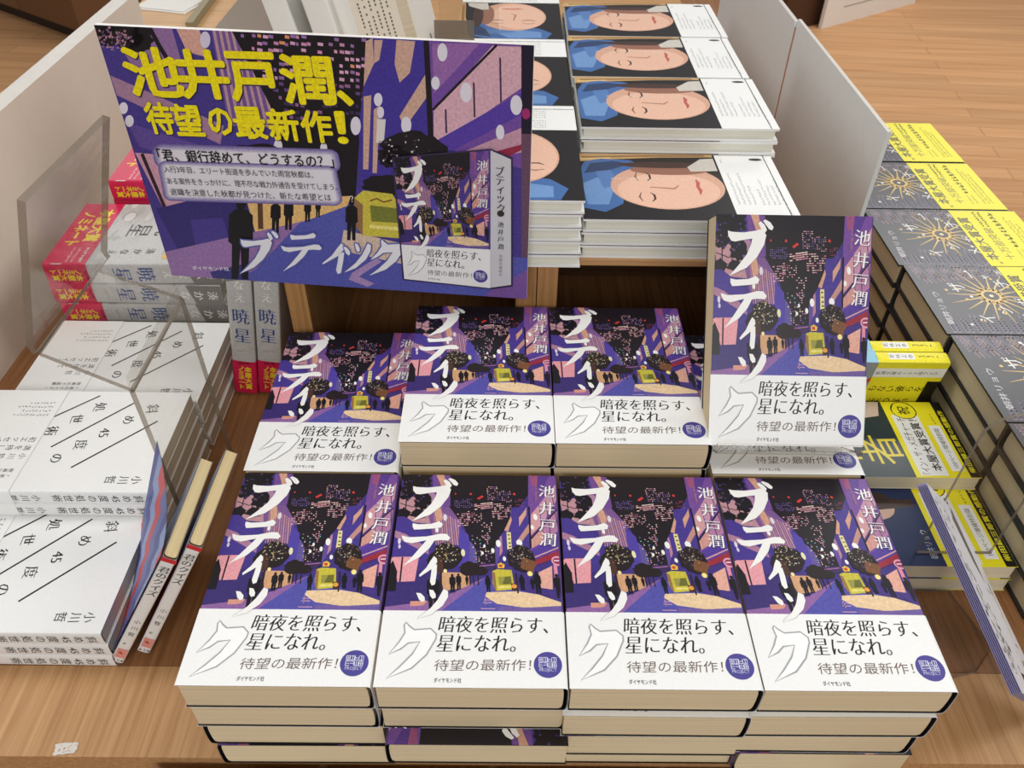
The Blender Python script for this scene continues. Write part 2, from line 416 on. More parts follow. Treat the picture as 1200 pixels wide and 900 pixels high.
    A.stroke([(192, -35), (182, 124)], 9, BLK)
    P([(395, 60), (560, 60), (560, 150), (420, 175)], (208, 160, 120))
    P([(640, 92), (655, 92), (430, 320), (85, 320), (100, 275), (330, 240), (480, 180)], (140, 98, 156))
    P([(240, 240), (330, 235), (310, 262), (240, 268)], (214, 150, 130))
    P([(646, 92), (668, 92), (1060, 250), (1060, 320), (370, 320)], (82, 80, 164))
    P([(860, 30), (1060, -30), (1045, 250), (990, 200), (860, 175)], (66, 50, 124))
    P([(650, 180), (820, 172), (930, 190), (1045, 235), (1045, 262), (840, 268), (700, 248), (640, 205)], (230, 200, 160))
    P([(860, 268), (1045, 255), (1045, 320), (700, 320), (700, 262)], (110, 90, 156))
    P([(950, 52), (1032, 8), (1012, 158), (944, 148)], (224, 168, 150)); P([(1040, 0), (1062, -10), (1050, 130), (1030, 140)], (220, 140, 160))
    P([(600, 5), (720, -5), (700, 40), (620, 45)], (60, 44, 90)); A.stroke([(610, 20), (710, 6)], 6, (170, 110, 160))
    A.fn = c1
    P([(920, 738), (1095, 655), (1095, 702), (915, 775)], (150, 44, 62)); A.stroke([(930, 715), (1090, 640)], 9, (200, 150, 160))
    A.oval(1062, 738, 36, 34, (224, 160, 180)); A.oval(1062, 738, 28, 22, (150, 50, 90)); A.stroke([(1040, 738), (1084, 734)], 9, (230, 200, 210))
    # trees
    for x, y, rx, ry in ((410, 715, 88, 92), (850, 725, 86, 92), (540, 800, 60, 48), (605, 812, 36, 30), (340, 760, 50, 70)):
        A.oval(x, y, rx, ry, (36, 27, 28), True, 26, 0, .10, rnd)
    A.oval(885, 770, 46, 46, (120, 78, 48), True, 18, 0, .2, rnd); A.oval(350, 780, 40, 50, (76, 50, 40), True, 18, 0, .2, rnd)
    specks(A, rnd, 60, in_oval(rnd, 410, 690, 72, 70), [(196, 176, 120), (220, 214, 200), (120, 96, 80)], 2, 6)
    specks(A, rnd, 60, in_oval(rnd, 845, 700, 70, 70), [(160, 140, 110), (120, 96, 120), (220, 214, 200)], 2, 5)
    A.fn = c2
    A.stroke([(405, 60), (402, 215)], 14, (44, 32, 34)); A.stroke([(822, 60), (820, 185)], 9, (44, 32, 34))
    for x in (565, 585, 610): A.stroke([(x, 70), (x, 140)], 6, (44, 32, 34), False)
    # delivery truck and its lamps
    P([(690, 48), (720, 36), (800, 40), (806, 160), (702, 172), (688, 130)], (198, 186, 62))
    P([(690, 48), (706, 60), (706, 172), (690, 150)], (150, 110, 70))
    P([(722, 84), (792, 80), (792, 128), (722, 134)], (104, 104, 44)); P([(722, 84), (760, 82), (740, 132), (722, 134)], (150, 146, 70))
    P([(716, 142), (800, 138), (800, 150), (716, 156)], (226, 216, 120)); P([(725, 2), (745, -8), (765, 6), (760, 28), (725, 30)], (230, 190, 60)); P([(730, 8), (750, 4), (752, 22), (734, 24)], (200, 70, 60))
    P([(786, 126), (822, 122), (826, 165), (790, 172)], (70, 44, 36)); A.oval(803, 142, 15, 13, (232, 160, 70)); A.oval(900, 62, 15, 16, (244, 226, 140)); A.oval(430, 52, 10, 12, (244, 226, 160))
    for x, y, h in ((362, 65, 230), (468, 70, 115), (502, 66, 100), (548, 78, 60), (662, 76, 104), (850, 68, 100), (935, 45, 140), (905, 90, 70), (1046, 60, 150)): person(A, x, y, h)
    A.poly([(110, 40), (140, -10), (165, 60), (160, 180), (110, 180)], BLK)
    for y, w in ((228, 36), (243, 46), (278, 76)): A.stroke([(650-w/2, y), (650+w/2, y)], 6, (190, 150, 190), False)
    A.stroke([(640, 215), (640, 255)], 6, (190, 150, 190))
    # title and author
    A.fn = c1
    for g in BU+TE+SI+TSU: P(offset_poly(g, 4), WH)
    A.fn = None
    for ch, x, y in zip('池井戸潤', (1082, 1062, 1044, 1030), (205, 348, 484, 590)):
        q = c1(x, y); A.char(ch, q[0], q[1], 12.8, (70, 48, 90), 'mincho', -.08); A.char(ch, q[0]-.35, q[1]+.35, 12.8, WH, 'mincho', -.08)
    a, b = c1(1008, 150), c1(988, 290)
    A.text('Jun Ikeido', a, b, 1.9, (206, 140, 90), 'plain', 0, True)
    return A
def novel_band(h=58.0):
    A = Art(NW, h, .40, .012); A.fn = c2; P = A.poly
    for g in KU: P(offset_poly(g, 10), (206, 206, 208), True); P(offset_poly(g, 6.5), (150, 150, 154), False)
    A.lv += 1
    for g in KU: P(offset_poly(g, .5), (246, 246, 245), False)
    A.lv += 1
    A.fn = c1
    P(offset_poly(TSU[2], 7), (176, 176, 180), True); P(offset_poly(TSU[2], 4), (246, 246, 245), True)
    A.fn = c2
    A.text('暗夜を照らす、', (384, 412), (944, 414), 13.0, (28, 26, 28), 'mincho', .12)
    A.text('星になれ。', (372, 515), (766, 512), 12.6, (28, 26, 28), 'mincho', .12)
    A.text('待望の最新作！', (358, 612), (832, 606), 8.4, (106, 88, 76), 'plain', .1)
    A.text('ダイヤモンド社', (358, 668), (490, 668), 3.4, (40, 40, 44), 'bold', 0)
    x, y = c2(921, 576); A.fn = None
    A.oval(x, y, 9.6, 9.6, (74, 68, 146), True, 40)
    # seal of squared lettering in three rows
    w = (226, 226, 240); rnd = random.Random(3)
    for r in range(2):
        for k in range(4):
            X, Y = x-5.9+k*3.0, y+5.4-r*4.0
            for seg in (((0, 0), (2.6, 0)), ((0, 0), (0, -3.2)), ((2.6, 0), (2.6, -3.2)), ((0, -3.2), (2.6, -3.2)), ((0, -1.6), (2.6, -1.6)), ((1.3, 0), (1.3, -3.2))):
                if rnd.random() < .72: A.stroke([(X+seg[0][0], Y+seg[0][1]), (X+seg[1][0], Y+seg[1][1])], .42, w, False)
    A.lv += 1
    A.text('PROJECT', (x-5.8, y-5.6), (x+5.8, y-5.6), 3.0, w, 'light', 0, True)
    return A

# ------------------------------------------------------------------ books
def c_profile(w, T, t, r, n=8, bulge=0.0):
    """open-at-the-left jacket outline: outer run then inner run (mm, z from 0)"""
    def run(d):
        rr = max(.3, r-d*.5); pts = [(-w, T-d)]
        for i in range(n+1):
            a = pi/2-pi*i/n
            pts.append((w-rr-d+(rr+bulge)*abs(cos(a))**.55, T/2+(T/2-d)*math.copysign(abs(sin(a))**.8, sin(a))))
        pts.append((-w, d)); return pts
    o = run(0); i = run(t); return o, i
def add_jacket(mb, W, T, y0, y1, t, r, out, inn, spine, bulge=0, lift=0.0, n=8):
    w = W/2; o, i = c_profile(w, T, t, r, n, bulge)
    if lift: o = [(x, z) for x, z in o]
    prof = [(x/1000, z/1000) for x, z in o+i[::-1]]; k = len(o)
    def mf(j):
        if j == -1: return inn
        if j == 0 or j == k-2: return out
        if j < k-1: return spine
        return inn
    mb.prism(prof, y0/1000, y1/1000, mf)
def make_book(name, label, cat, group, W, H, T, cover_art, band=None, binding='soft', out=WH, inn=BLK, spine=None, pages=(226, 208, 172), spine_art=None, band_out=(240, 240, 238), band_spine=None, band_spine_art=None):
    """root at the centre of the book's underside; head to +y, spine to +x"""
    root = empty(name, label, cat, group)
    hard = binding == 'hard'; t = 2.2 if hard else .45; ov = 3.0 if hard else .9; r = 2.2 if hard else 2.4
    mo, mi_, ms = ink(out), ink(inn, .5), ink(spine or out)
    pb = MB(); x0 = -W/2+ov*.9; x1 = W/2-(4.5 if hard else 2.6); z0, z1 = t+.12, T-t-.28
    prof = [(x0, z0)]+[(x1-3+3*abs(cos(a))**.6, (z0+z1)/2+(z1-z0)/2*math.copysign(abs(sin(a))**.8, sin(a))) for a in [-pi/2+pi*k/6 for k in range(7)]]+[(x0, z1)]
    m = paper_edge(pages)
    pb.prism([(x/1000, z/1000) for x, z in prof], (-H/2+ov)/1000, (H/2-ov)/1000, lambda j: m)
    pb.build('page_block', root, weld=True)
    cv = MB(); add_jacket(cv, W, T, -H/2, H/2, t, r, mo, mi_, ms)
    if cover_art: cv.art(cover_art, W, H, T/1000)
    def spine_fn(x, y, h): return (W/2000+h+1e-4, (y-H/2)/1000, (T-x)/1000)
    if spine_art: cv.art(spine_art, T, H, 0, spine_fn)
    cv.build('cover', root)
    if band:
        bart, bh = band
        b = MB(); mbp = ink(band_out, .42, .015); lw = mbp if band_spine is None else ink(band_spine)
        dz = .8
        w = W/2+.5; T2 = T+dz
        o, i = c_profile(w, T2, .22, r+.4, 8, .1)
        prof = [(x/1000, (z-dz/2)/1000) for x, z in o+i[::-1]]; k = len(o)
        b.prism(prof, (-H/2-.15)/1000, (-H/2+bh)/1000, lambda j: (lw if 0 < j < k-2 else mbp) if j != -1 else mbp)
        z = (T+dz/2)/1000
        if bart: b.art(bart, W, H, z)
        if band_spine_art: b.art(band_spine_art, T, H, 0, lambda x, y, h: (W/2000+6e-4+h, (y-H/2)/1000, (T-x)/1000))
        b.build('paper_band', root)
    return root
def put(o, x, y, z, rz=0.0):
    o.location = (x, y, z); o.rotation_euler = (0, 0, radians(rz)); return o

ORD = ['top', 'second', 'third', 'fourth', 'fifth', 'sixth', 'seventh', 'lowest']

# ================================================================== SETTING
TZ = -.117                      # table top
def struct(name, mb, kind='structure', **k):
    o = mb.build(name, None, **k); o['kind'] = kind; return o
fl = MB(); fl.box((-6, -3, -.90), (6, 9, -.85), wood((186, 136, 92), (214, 166, 120), 'X', .12, .5, 8)); struct('floor', fl)

OAK = wood((168, 122, 78), (204, 160, 112), 'Y', 1.0, .4)
OAKX = wood((168, 122, 78), (204, 160, 112), 'X', 1.0, .4)
OAKD = wood((112, 74, 42), (146, 102, 62), 'Y', 1.0, .4)
tab = empty('display_table', 'light oak display table carrying all the book stacks', 'table', None, (0, .6, -.85))
m = MB(); m.box((-.70, .0045, TZ-.03), (.60, .079, TZ), wood((168, 122, 78), (204, 160, 112), 'Y', 1.0, .42)); o = m.build('front_board', tab); o.location = (0, -.6, .85)
m = MB(); m.box((-.70, .0794, TZ-.03), (.60, 2.0, TZ), wood((118, 78, 46), (160, 112, 72), 'Y', 1.0, .42)); o = m.build('table_top', tab); o.location = (0, -.6, .85)  # same oak as the front board, colour darkened for shade between the stacks
m = MB(); m.box((-.70, .02, -.85), (.60, 2.0, TZ-.0301), wood((150, 106, 66), (186, 142, 98), 'X', 1.0, .5)); o = m.build('cabinet_body', tab); o.location = (0, -.6, .85)
m = MB(); m.box((-.75, -.35, -.85), (.65, .0, -.1786), wood((130, 90, 56), (166, 122, 80), 'X', 1.0, .5)); lt = m.build('step_plinth'); tag(lt, 'lower oak plinth in front of the display table, under the overhanging stacks', 'plinth')

# raised oak crates carrying the portrait books
def crate(x0, x1, label):
    c = empty('wooden_crate', label, 'crate', 'open oak crates', ((x0+x1)/2, .40, TZ))
    y0, y1, z1 = .40, 1.35, .075; cx = (x0+x1)/2
    wz = wood((150, 106, 62), (192, 146, 96), 'Z', 1.0, .45); t = .020
    def part(n, a, b, mm):
        m = MB(); m.box((a[0]-cx, a[1]-.40, a[2]-TZ), (b[0]-cx, b[1]-.40, b[2]-TZ), mm); m.build(n, c)
    part('side_panel', (x0, y0, TZ), (x0+t, y1, z1-.006), wz); part('side_panel', (x1-t, y0, TZ), (x1, y1, z1-.006), wz)
    part('top_board', (x0, y0, z1-.0059), (x1, y1, z1), OAKX)
    part('back_panel', (x0+t, y0+.26, TZ), (x1-t, y0+.275, z1-.0061), wood((70, 48, 30), (96, 68, 44), 'X', 1.0, .5))  # dark colour stands in for the shade inside the crate
    return c
crate(-.266, -.0165, 'open oak crate beneath the promotional poster')
crate(-.0155, .2455, 'open oak crate beneath the portrait-covered books')

# white guard panels either side
def panel(name, label, x0, x1, y0, y1, z1, c):
    m = MB(); m.box((x0, y0, TZ), (x1, y1, z1), paint(c, .55), paint((208, 203, 195), .5)); o = m.build(name); tag(o, label, 'panel', None); return o
panel('guard_panel', 'thick white guard panel along the left of the table', -.648, -.6245, .20, 1.075, .117, (226, 212, 198))
panel('guard_panel', 'near grey-white guard panel right of the portrait books', .385, .390, .616, 1.008, .112, (228, 232, 233))
panel('guard_panel', 'far grey-white guard panel at the back, joined behind the near one', .382, .388, 1.0095, 1.5, .108, (226, 229, 229))
m = MB(); m.box((.3835, 1.0081, TZ), (.389, 1.0094, .1), paint((176, 112, 72))); tag(m.build('panel_joint_strip'), 'thin copper-brown strip in the joint of the right panels', 'strip')

# far furniture
cab = empty('floor_cabinet', 'brown cabinet standing on the floor beyond the left panel', 'cabinet', None, (-2.37, 3.86, -.85))
cab.rotation_euler = (0, 0, math.atan2(-.3536, .4868))
m = MB(); m.box((-1.6, .03, 0), (.44, .6, .06), paint((40, 28, 22))); m.build('shaded_toe_kick', cab)  # near-black paint stands in for the shadow band along the cabinet foot
m = MB(); m.box((-1.6, 0, .06), (-.086, .6, .9), paint((128, 92, 62))); m.build('door', cab)
m = MB(); m.box((-.082, 0, .06), (.44, .6, .9), paint((116, 80, 52))); m.build('door', cab)
m = MB(); m.box((-1.6, .005, .9), (.44, .6, .92), paint((150, 112, 80))); m.build('cabinet_top', cab)
sg = empty('notice_board', 'white notice board edge standing on the floor at upper right', 'sign', None, (1.6, 4.05, -.85))
sg.rotation_euler = (0, 0, radians(35))
m = MB(); m.box((-.12, -.01, .0), (.65, .01, .8), paint((236, 232, 226))); m.build('board', sg)
m = MB()
for k in range(6): m.box((.02+.03*(k % 2), -.0106, .08+.05*k), (.3, -.0101, .085+.05*k), ink((150, 150, 150)))
m.build('printed_notes', sg)
m = MB(); m.box((-.35, .05, 0), (-.03, .35, .8), paint((74, 46, 30))); m.build('cabinet_side', sg)

# ================================================================== NOVEL: purple night street, white band
novel = make_book('paperback_novel', 'x', 'book', None, NW, NH, NT-.4, novel_art(), (novel_band(), 58.0), 'soft', (40, 32, 60), (16, 14, 18), (86, 60, 124), (226, 206, 170))
T = NT/1000
first = [True]
def place_novel(x, y, z, rz, label, group):
    o = novel if first[0] else dup(novel, label, group)
    first[0] = False
    o['label'] = label
    if group: o['group'] = group
    return put(o, x, y, z+.0002, rz)
rnd = random.Random(11)
hw, hh = NW/2000, NH/2000
cols = [(-.2605, 'leftmost front stack', [0, 0, 180, 180], [(0, 0), (.001, .001), (.004, .002), (.010, .001)]),
        (-.1300, 'front stack second from the left', [0, 0, 180, 0], [(0, 0), (.002, .001), (.0045, -.011), (.002, .004)]),
        (-.0003, 'front stack third from the left', [0, 0, 180, 180], [(0, 0), (-.005, -.004), (-.006, -.004), (-.003, .003)]),
        (.1288, 'rightmost front stack', [0, 0, 0, 180], [(0, 0), (-.008, -.003), (-.012, -.001), (-.004, -.002)])]
for x, where, rots, offs in cols:
    for k in range(4):
        lab = ('purple night-street novel with white band face up on the ' + where) if k == 0 else '%s book down in the %s of purple novels' % (ORD[k], where)
        if k == 3: lab = 'lowest book in the %s of purple novels' % where
        place_novel(x+hw+offs[k][0]*.6, hh+offs[k][1], -T*(k+1), rots[k]+(rnd.uniform(-.25, .25) if k else 0), lab, 'purple novels in the front row of stacks')
back = [(-.2625, .1905, 4, 'far-left back stack under the poster'), (-.1325, .1972, 5, 'left tall back stack'),
        (-.0035, .1974, 5, 'right tall back stack'), (.1290, .1925, 4, 'back stack behind the upright copy')]
for x, y, n, where in back:
    for k in range(n):
        lab = ('purple night-street novel with white band face up on the ' + where) if k == 0 else '%s book down in the %s' % (ORD[k] if k < n-1 else 'lowest', where)
        place_novel(x+hw+(rnd.uniform(-.0008, .0008) if k else 0), y+hh+(rnd.uniform(0, .001) if k else 0), T*(n-4)-T*(k+1), 0, lab, 'purple novels in the back row of stacks')
# copies lying on the lower plinth in front
for x, lab in ((-.309, 'leftmost pair on the lower plinth'), (-.1795, 'second pair on the lower plinth'), (-.05, 'third pair on the lower plinth'), (.0795, 'rightmost pair on the lower plinth')):
    for k in range(2):
        place_novel(x+hw, -.0965, -.1785+T*k, 180, 'purple novel, %s book of the %s' % ('lower' if k == 0 else 'upper', lab), 'purple novels on the lower plinth')
# the upright copy leaning on a clear easel
BLc, BRc, TLc = Vector((.1227, .2018, .0251)), Vector((.2507, .2008, .0251)), Vector((.1372, .3113, .1683))
ux_ = (BRc-BLc).normalized(); uy_ = (TLc-BLc); uy_ = (uy_-ux_*uy_.dot(ux_)).normalized(); uz_ = ux_.cross(uy_)
cen = BLc+ux_*hw+uy_*hh-uz_*T
o = dup(novel, 'upright purple night-street novel leaning on a clear easel at right', None); o['group'] = 'purple novel on display'
o.matrix_world = Matrix(((ux_.x, uy_.x, uz_.x, cen.x), (ux_.y, uy_.y, uz_.y, cen.y), (ux_.z, uy_.z, uz_.z, cen.z), (0, 0, 0, 1)))
def ribbon(name, parent, path, wvec, t=.003):
    """acrylic sheet bent along a path of points, swept by wvec"""
    wv = Vector(wvec); P_ = [Vector(p) for p in path]; n = len(P_)
    nor = []
    for i in range(n):
        d = (P_[min(n-1, i+1)]-P_[max(0, i-1)]).normalized(); nor.append(d.cross(wv.normalized()).normalized())
    a = P_; b = [p+q*t for p, q in zip(P_, nor)]
    m = MB(); S, E = acrylic('sheet'), acrylic('edge')
    for i in range(n-1):
        m.face([a[i], a[i+1], a[i+1]+wv, a[i]+wv], S); m.face([b[i]+wv, b[i+1]+wv, b[i+1], b[i]], S)
        m.face([a[i], b[i], b[i+1], a[i+1]], E); m.face([a[i]+wv, a[i+1]+wv, b[i+1]+wv, b[i]+wv], E)
    for i in (0, n-1): m.face([a[i], a[i]+wv, b[i]+wv, b[i]], E)
    return m.build(name, parent)
es = empty('acrylic_easel', 'clear acrylic easel holding the upright purple novel', 'stand', None, (.19, .23, 0))
E0 = BLc+ux_*.004-uz_*T; off = Vector((.19, .23, 0)); wv = ux_*(hw*2-.010)
pth = [E0-uy_*.0035+uz_*(T+.010)+uy_*.006, E0-uy_*.0035+uz_*(T+.010), E0-uy_*.0045-uz_*.0016, E0+uy_*.12-uz_*.0016]
ribbon('cradle', es, [p-off for p in pth], wv, .0026)
tp = E0+uy_*.10-uz_*.005
ribbon('leg', es, [tp-off+wv*.3, Vector((tp.x+.02, tp.y+.045, .001))-off+wv*.3-Vector((.02, 0, 0))], wv*.4, .002)

# ================================================================== POSTER
PW, PH = 351.6, 238.0
def poster_art():
    rnd = random.Random(5); A = Art(PW, PH, .5, .16)
    ph = homog([(110, 36), (624, 42), (615, 343), (205, 327)], [(0, PH), (PW, PH), (PW, 0), (0, 0)])
    A.fn = ph; P = A.poly
    P([(100, 30), (640, 30), (640, 360), (180, 360)], (70, 56, 138))
    P([(165, 36), (200, 36), (222, 110), (190, 112), (160, 90), (140, 60)], (146, 110, 160))
    P([(205, 36), (232, 37), (243, 70), (218, 64)], (216, 166, 152)); A.oval(239, 49, 6, 10, (214, 206, 228))
    P([(130, 95), (172, 112), (262, 150), (258, 172), (138, 118)], (166, 126, 156)); P([(150, 150), (250, 178), (240, 200), (165, 178)], (96, 74, 150))
    A.stroke([(174, 36), (186, 58), (212, 100)], 5, BLK)
    for x, y, rx, ry in ((140, 46, 26, 16), (165, 52, 14, 18), (120, 42, 14, 10)): A.oval(x, y, rx, ry, BLK, False, 22, 0, .25, rnd)
    A.lv += 1
    specks(A, rnd, 70, in_oval(rnd, 132, 52, 24, 14), [(190, 140, 160), (120, 90, 130)], .8, 2)
    P([(246, 37), (300, 38), (334, 150), (268, 150)], (116, 84, 150))
    for i in range(8): A.stroke([(249+i*7, 37), (272+i*8, 150)], 3.2, (188, 148, 160), False)
    A.lv += 1
    P([(270, 38), (432, 40), (430, 90), (420, 150), (415, 236), (335, 240), (318, 130), (290, 75)], BLK)
    for j in range(13):
        for i in range(24):
            x, y = 274+i*6.4, 40+j*8+rnd.uniform(-1, 1)
            if x < 276+j*5 or rnd.random() < .42 or x > 424: continue
            w = rnd.uniform(3, 6.6); P([(x, y), (x+w, y+.8), (x+w, y+4.6), (x, y+3.8)], rnd.choice([(222, 168, 200), (206, 140, 180), (226, 150, 110), (150, 110, 170)] if j < 7 else [(100, 70, 130), (150, 100, 150), (60, 50, 90)]), False)
    A.lv += 1
    P([(430, 40), (494, 40), (500, 160), (470, 230), (425, 230), (418, 150)], (66, 52, 150))
    for a in ([(426, 44), (434, 40), (436, 70), (424, 98)], [(436, 42), (446, 42), (442, 66), (436, 70)], [(462, 41), (484, 42), (478, 80), (466, 92), (460, 70)], [(424, 110), (433, 108), (430, 196), (424, 196)], [(436, 125), (443, 120), (440, 200), (435, 200)], [(466, 132), (498, 78), (498, 108), (472, 146)]): P(a, (206, 168, 150), False)
    A.lv += 1
    P([(500, 40), (612, 40), (612, 190), (505, 165)], (114, 76, 160))
    P([(506, 124), (575, 44), (611, 44), (611, 92), (530, 152), (506, 166)], (216, 172, 186)); P([(504, 44), (560, 42), (506, 104)], (150, 104, 170))
    for x in (520, 553, 584): A.stroke([(x, 122-(x-520)*1.0), (x+1, 150-(x-520)*.6)], 2.2, (70, 40, 80), False)
    P([(500, 165), (611, 98), (611, 124), (530, 170)], (86, 60, 164)); P([(540, 172), (611, 140), (611, 170), (570, 178)], (196, 150, 170)); P([(560, 176), (611, 160), (611, 166), (590, 178)], (150, 40, 70))
    A.stroke([(497, 40), (503, 158)], 6.5, BLK); A.stroke([(505, 123), (580, 43)], 3, BLK)
    P([(609, 36), (630, 36), (630, 148), (609, 148)], (26, 20, 44)); P([(609, 148), (630, 148), (630, 312), (609, 312)], (104, 72, 96)); A.oval(614.5, 124, 5, 6.5, (160, 40, 110))
    for x, y, rx, ry in ((516, 54, 6, 11), (508, 91, 5, 8), (544, 101, 7, 12), (603, 114, 7, 12), (584, 147, 5, 9), (474, 142, 6, 10), (415, 145, 6, 11), (441, 113, 5, 8), (444, 128, 4, 7), (146, 133, 5, 7), (153, 148, 5, 7), (325, 172, 5, 8), (378, 172, 4, 6)): A.oval(x, y, rx, ry, (226, 222, 234), False, 16)
    A.lv += 1
    P([(440, 136), (450, 136), (448, 164), (439, 164)], (222, 216, 214))
    P([(160, 185), (205, 187), (250, 236), (195, 252)], (206, 156, 176)); A.stroke([(168, 186), (196, 250)], 4, (50, 26, 40))
    P([(185, 250), (262, 228), (300, 232), (300, 300), (215, 304)], (52, 42, 112)); P([(225, 262), (262, 258), (272, 290), (232, 296)], (70, 56, 138))
    P([(288, 232), (345, 232), (410, 228), (404, 246), (340, 268), (300, 275)], (228, 186, 120))
    P([(196, 300), (265, 282), (345, 262), (430, 236), (440, 250), (300, 340), (200, 330)], (150, 114, 170))
    P([(350, 262), (420, 234), (418, 278), (520, 290), (640, 296), (640, 360), (230, 350), (300, 318)], (84, 88, 172))
    P([(248, 322), (284, 312), (294, 330), (255, 334)], (56, 54, 124)); P([(570, 336), (630, 300), (630, 360), (560, 360)], (122, 86, 158))
    P([(402, 268), (470, 282), (470, 306), (398, 292)], (216, 190, 172)); P([(412, 318), (440, 300), (446, 304), (420, 322), (438, 330), (430, 334), (408, 326)], (170, 140, 190))
    for x, y, rx, ry in ((482, 172, 38, 22), (460, 180, 20, 14), (450, 214, 26, 12), (300, 190, 50, 20)): A.oval(x, y, rx, ry, (26, 20, 26), False, 28, 0, .12, rnd)
    A.lv += 1
    specks(A, rnd, 40, in_oval(rnd, 470, 172, 34, 18), [(214, 206, 200), (90, 70, 90)], .6, 1.6)
    A.stroke([(303, 190), (306, 270)], 6, (90, 60, 40))
    P([(414, 230), (424, 221), (458, 224), (468, 240), (468, 276), (424, 274), (416, 262)], (206, 192, 70)); P([(414, 230), (424, 238), (424, 274), (414, 262)], (150, 112, 76))
    P([(432, 238), (466, 241), (466, 258), (434, 257)], (120, 124, 50)); P([(432, 261), (466, 263), (466, 267), (432, 265)], (236, 226, 130)); A.stroke([(432, 233), (440, 230), (448, 234), (458, 231)], 1.6, (110, 60, 40))
    for x, y, h in ((283, 233, 96), (323, 234, 40), (338, 232, 38), (360, 232, 28), (372, 232, 22), (411, 232, 48)): person(A, x, y, h, (20, 16, 22))
    # glow panel behind the blurb, printed in steps
    def glow(x0, y0, x1, y1, sk, steps, spread):
        for k in range(steps):
            f = k/(steps-1); d = spread*(1-f); c = tuple(int(u+(w-u)*f) for u, w in zip((110, 96, 158), (228, 224, 232))); r = d+3
            pts = []
            for cx, cy, a0 in ((x1, y1, 0), (x0, y1, pi/2), (x0, y0, pi), (x1, y0, 3*pi/2)):
                for q in range(5): a = a0+pi/2*q/4; pts.append((cx+r*cos(a)+(cy-y0)*sk, cy+r*.8*sin(a)))
            P(pts, c)
    glow(192, 183, 384, 192, .2, 9, 9); glow(197, 201, 384, 232, .2, 9, 7)
    Y = (250, 226, 16)
    for ch, x0, x1, yb in (('池', 157, 217, 117), ('井', 216, 272, 118), ('戸', 274, 328, 119), ('潤', 335, 392, 120), ('、', 396, 412, 120)):
        A.text(ch, (x0+1.5, yb+1.5), (x1+1.5, yb+1.5), 11 if ch == '、' else 39, (50, 30, 70), 'heavy'); A.text(ch, (x0, yb), (x1, yb), 11 if ch == '、' else 39, Y, 'heavy')
    for ch, x0, x1, yb in (('待', 179, 208, 161), ('望', 210, 241, 162), ('の', 249, 275, 160), ('最', 279, 314, 163), ('新', 318, 352, 164), ('作', 356, 390, 165), ('！', 397, 406, 165)):
        A.text(ch, (x0+1, yb+1), (x1+1, yb+1), 23 if ch == 'の' else 27, (50, 30, 70), 'heavy'); A.text(ch, (x0, yb), (x1, yb), 23 if ch == 'の' else 27, Y, 'heavy')
    A.text('「君、銀行辞めて、どうするの？」', (189, 193), (391, 195), 11.5, (22, 18, 24), 'bold')
    A.text('入行3年目、エリート街道を歩んでいた雨宮秋都は、', (195, 206.5), (367, 208), 6.6, (30, 26, 36))
    A.text('ある案件をきっかけに、理不尽な戦力外通告を受けてしまう。', (199, 220), (395, 221.5), 6.6, (30, 26, 36))
    A.text('退職を決意した秋都が見つけた、新たな希望とは', (203, 233), (388, 234), 7, (30, 26, 36)); A.text('？', (410, 234), (414, 234), 6, (240, 240, 240))
    A.text('ダイヤモンド社', (229, 319), (271, 319), 4.4, (230, 226, 236), 'bold')
    # title across the foot, same brush letters
    def spot(gs, x0, y0, x1, y1):
        xs = [p[0] for g in gs for p in g]; ys = [p[1] for g in gs for p in g]; a, b, c_, d = min(xs), max(xs), min(ys), max(ys)
        for g in gs:
            q = [(x0+(p[0]-a)/(b-a)*(x1-x0), y0+(p[1]-c_)/(d-c_)*(y1-y0)) for p in g]
            P(offset_poly(q, 1.6), (92, 96, 170), False)
        A.lv += 1
        for g in gs: P([(x0+(p[0]-a)/(b-a)*(x1-x0), y0+(p[1]-c_)/(d-c_)*(y1-y0)) for p in g], (232, 232, 238), False)
        A.lv += 1
    spot(BU, 283, 271, 327, 322); spot(TE, 330, 272, 377, 318); spot(SI, 378, 283, 403, 319); spot(TSU, 402, 282, 434, 317); spot(KU, 432, 277, 472, 320)
    # the printed picture of the book
    P([(458, 180), (573, 166), (599, 176), (599, 328), (574, 332), (471, 324)], (54, 44, 80))
    P([(460, 181), (573, 168), (573, 330), (473, 322)], (70, 56, 138)); P([(573, 168), (597, 178), (597, 326), (573, 330)], (206, 206, 212))
    q = [ph(460, 181), ph(573, 168), ph(573, 330), ph(473, 322)]
    fn = homog([(0, NH), (NW, NH), (NW, 0), (0, 0)], q)
    A.place(NOVEL_ART, fn)
    A.fn = None
    b = [fn(0, 0), fn(NW, 0), fn(NW, 58), fn(0, 58)]; A.poly(b, (238, 238, 238)); A.place(NOVEL_BAND, fn)
    A.vtext('ブティック', ph(584, 192), ph(585, 236), 10, (30, 28, 34), 'mincho', -.1, .8)
    z = ph(585, 242); A.oval(z[0], z[1], 3.2, 3.2, (50, 44, 40))
    A.vtext('池井戸潤', ph(585, 255), ph(585, 281), 6, (50, 48, 52), 'mincho', -.1, .9); A.vtext('待望の最新作', ph(585, 292), ph(585, 314), 3.4, (150, 146, 150), 'plain', -.1)
    return A
NOVEL_ART, NOVEL_BAND = novel_art(), novel_band()
pl, pr_ = Vector((-.3765, .405, .0441)), Vector((-.0282, .372, .0556))
pu = (pr_-pl); pu.z = 0; pu.normalize(); pv = Vector((0, 0, 1)); pn = pu.cross(pv)
po = empty('promotional_poster', 'large purple city-street poster with yellow headline standing behind the novels', 'poster', None, pl)
po.rotation_euler = (0, 0, math.atan2(pu.y, pu.x)); po.location = (pl.x, pl.y, .0485)
po.rotation_euler.y = -radians(.0)
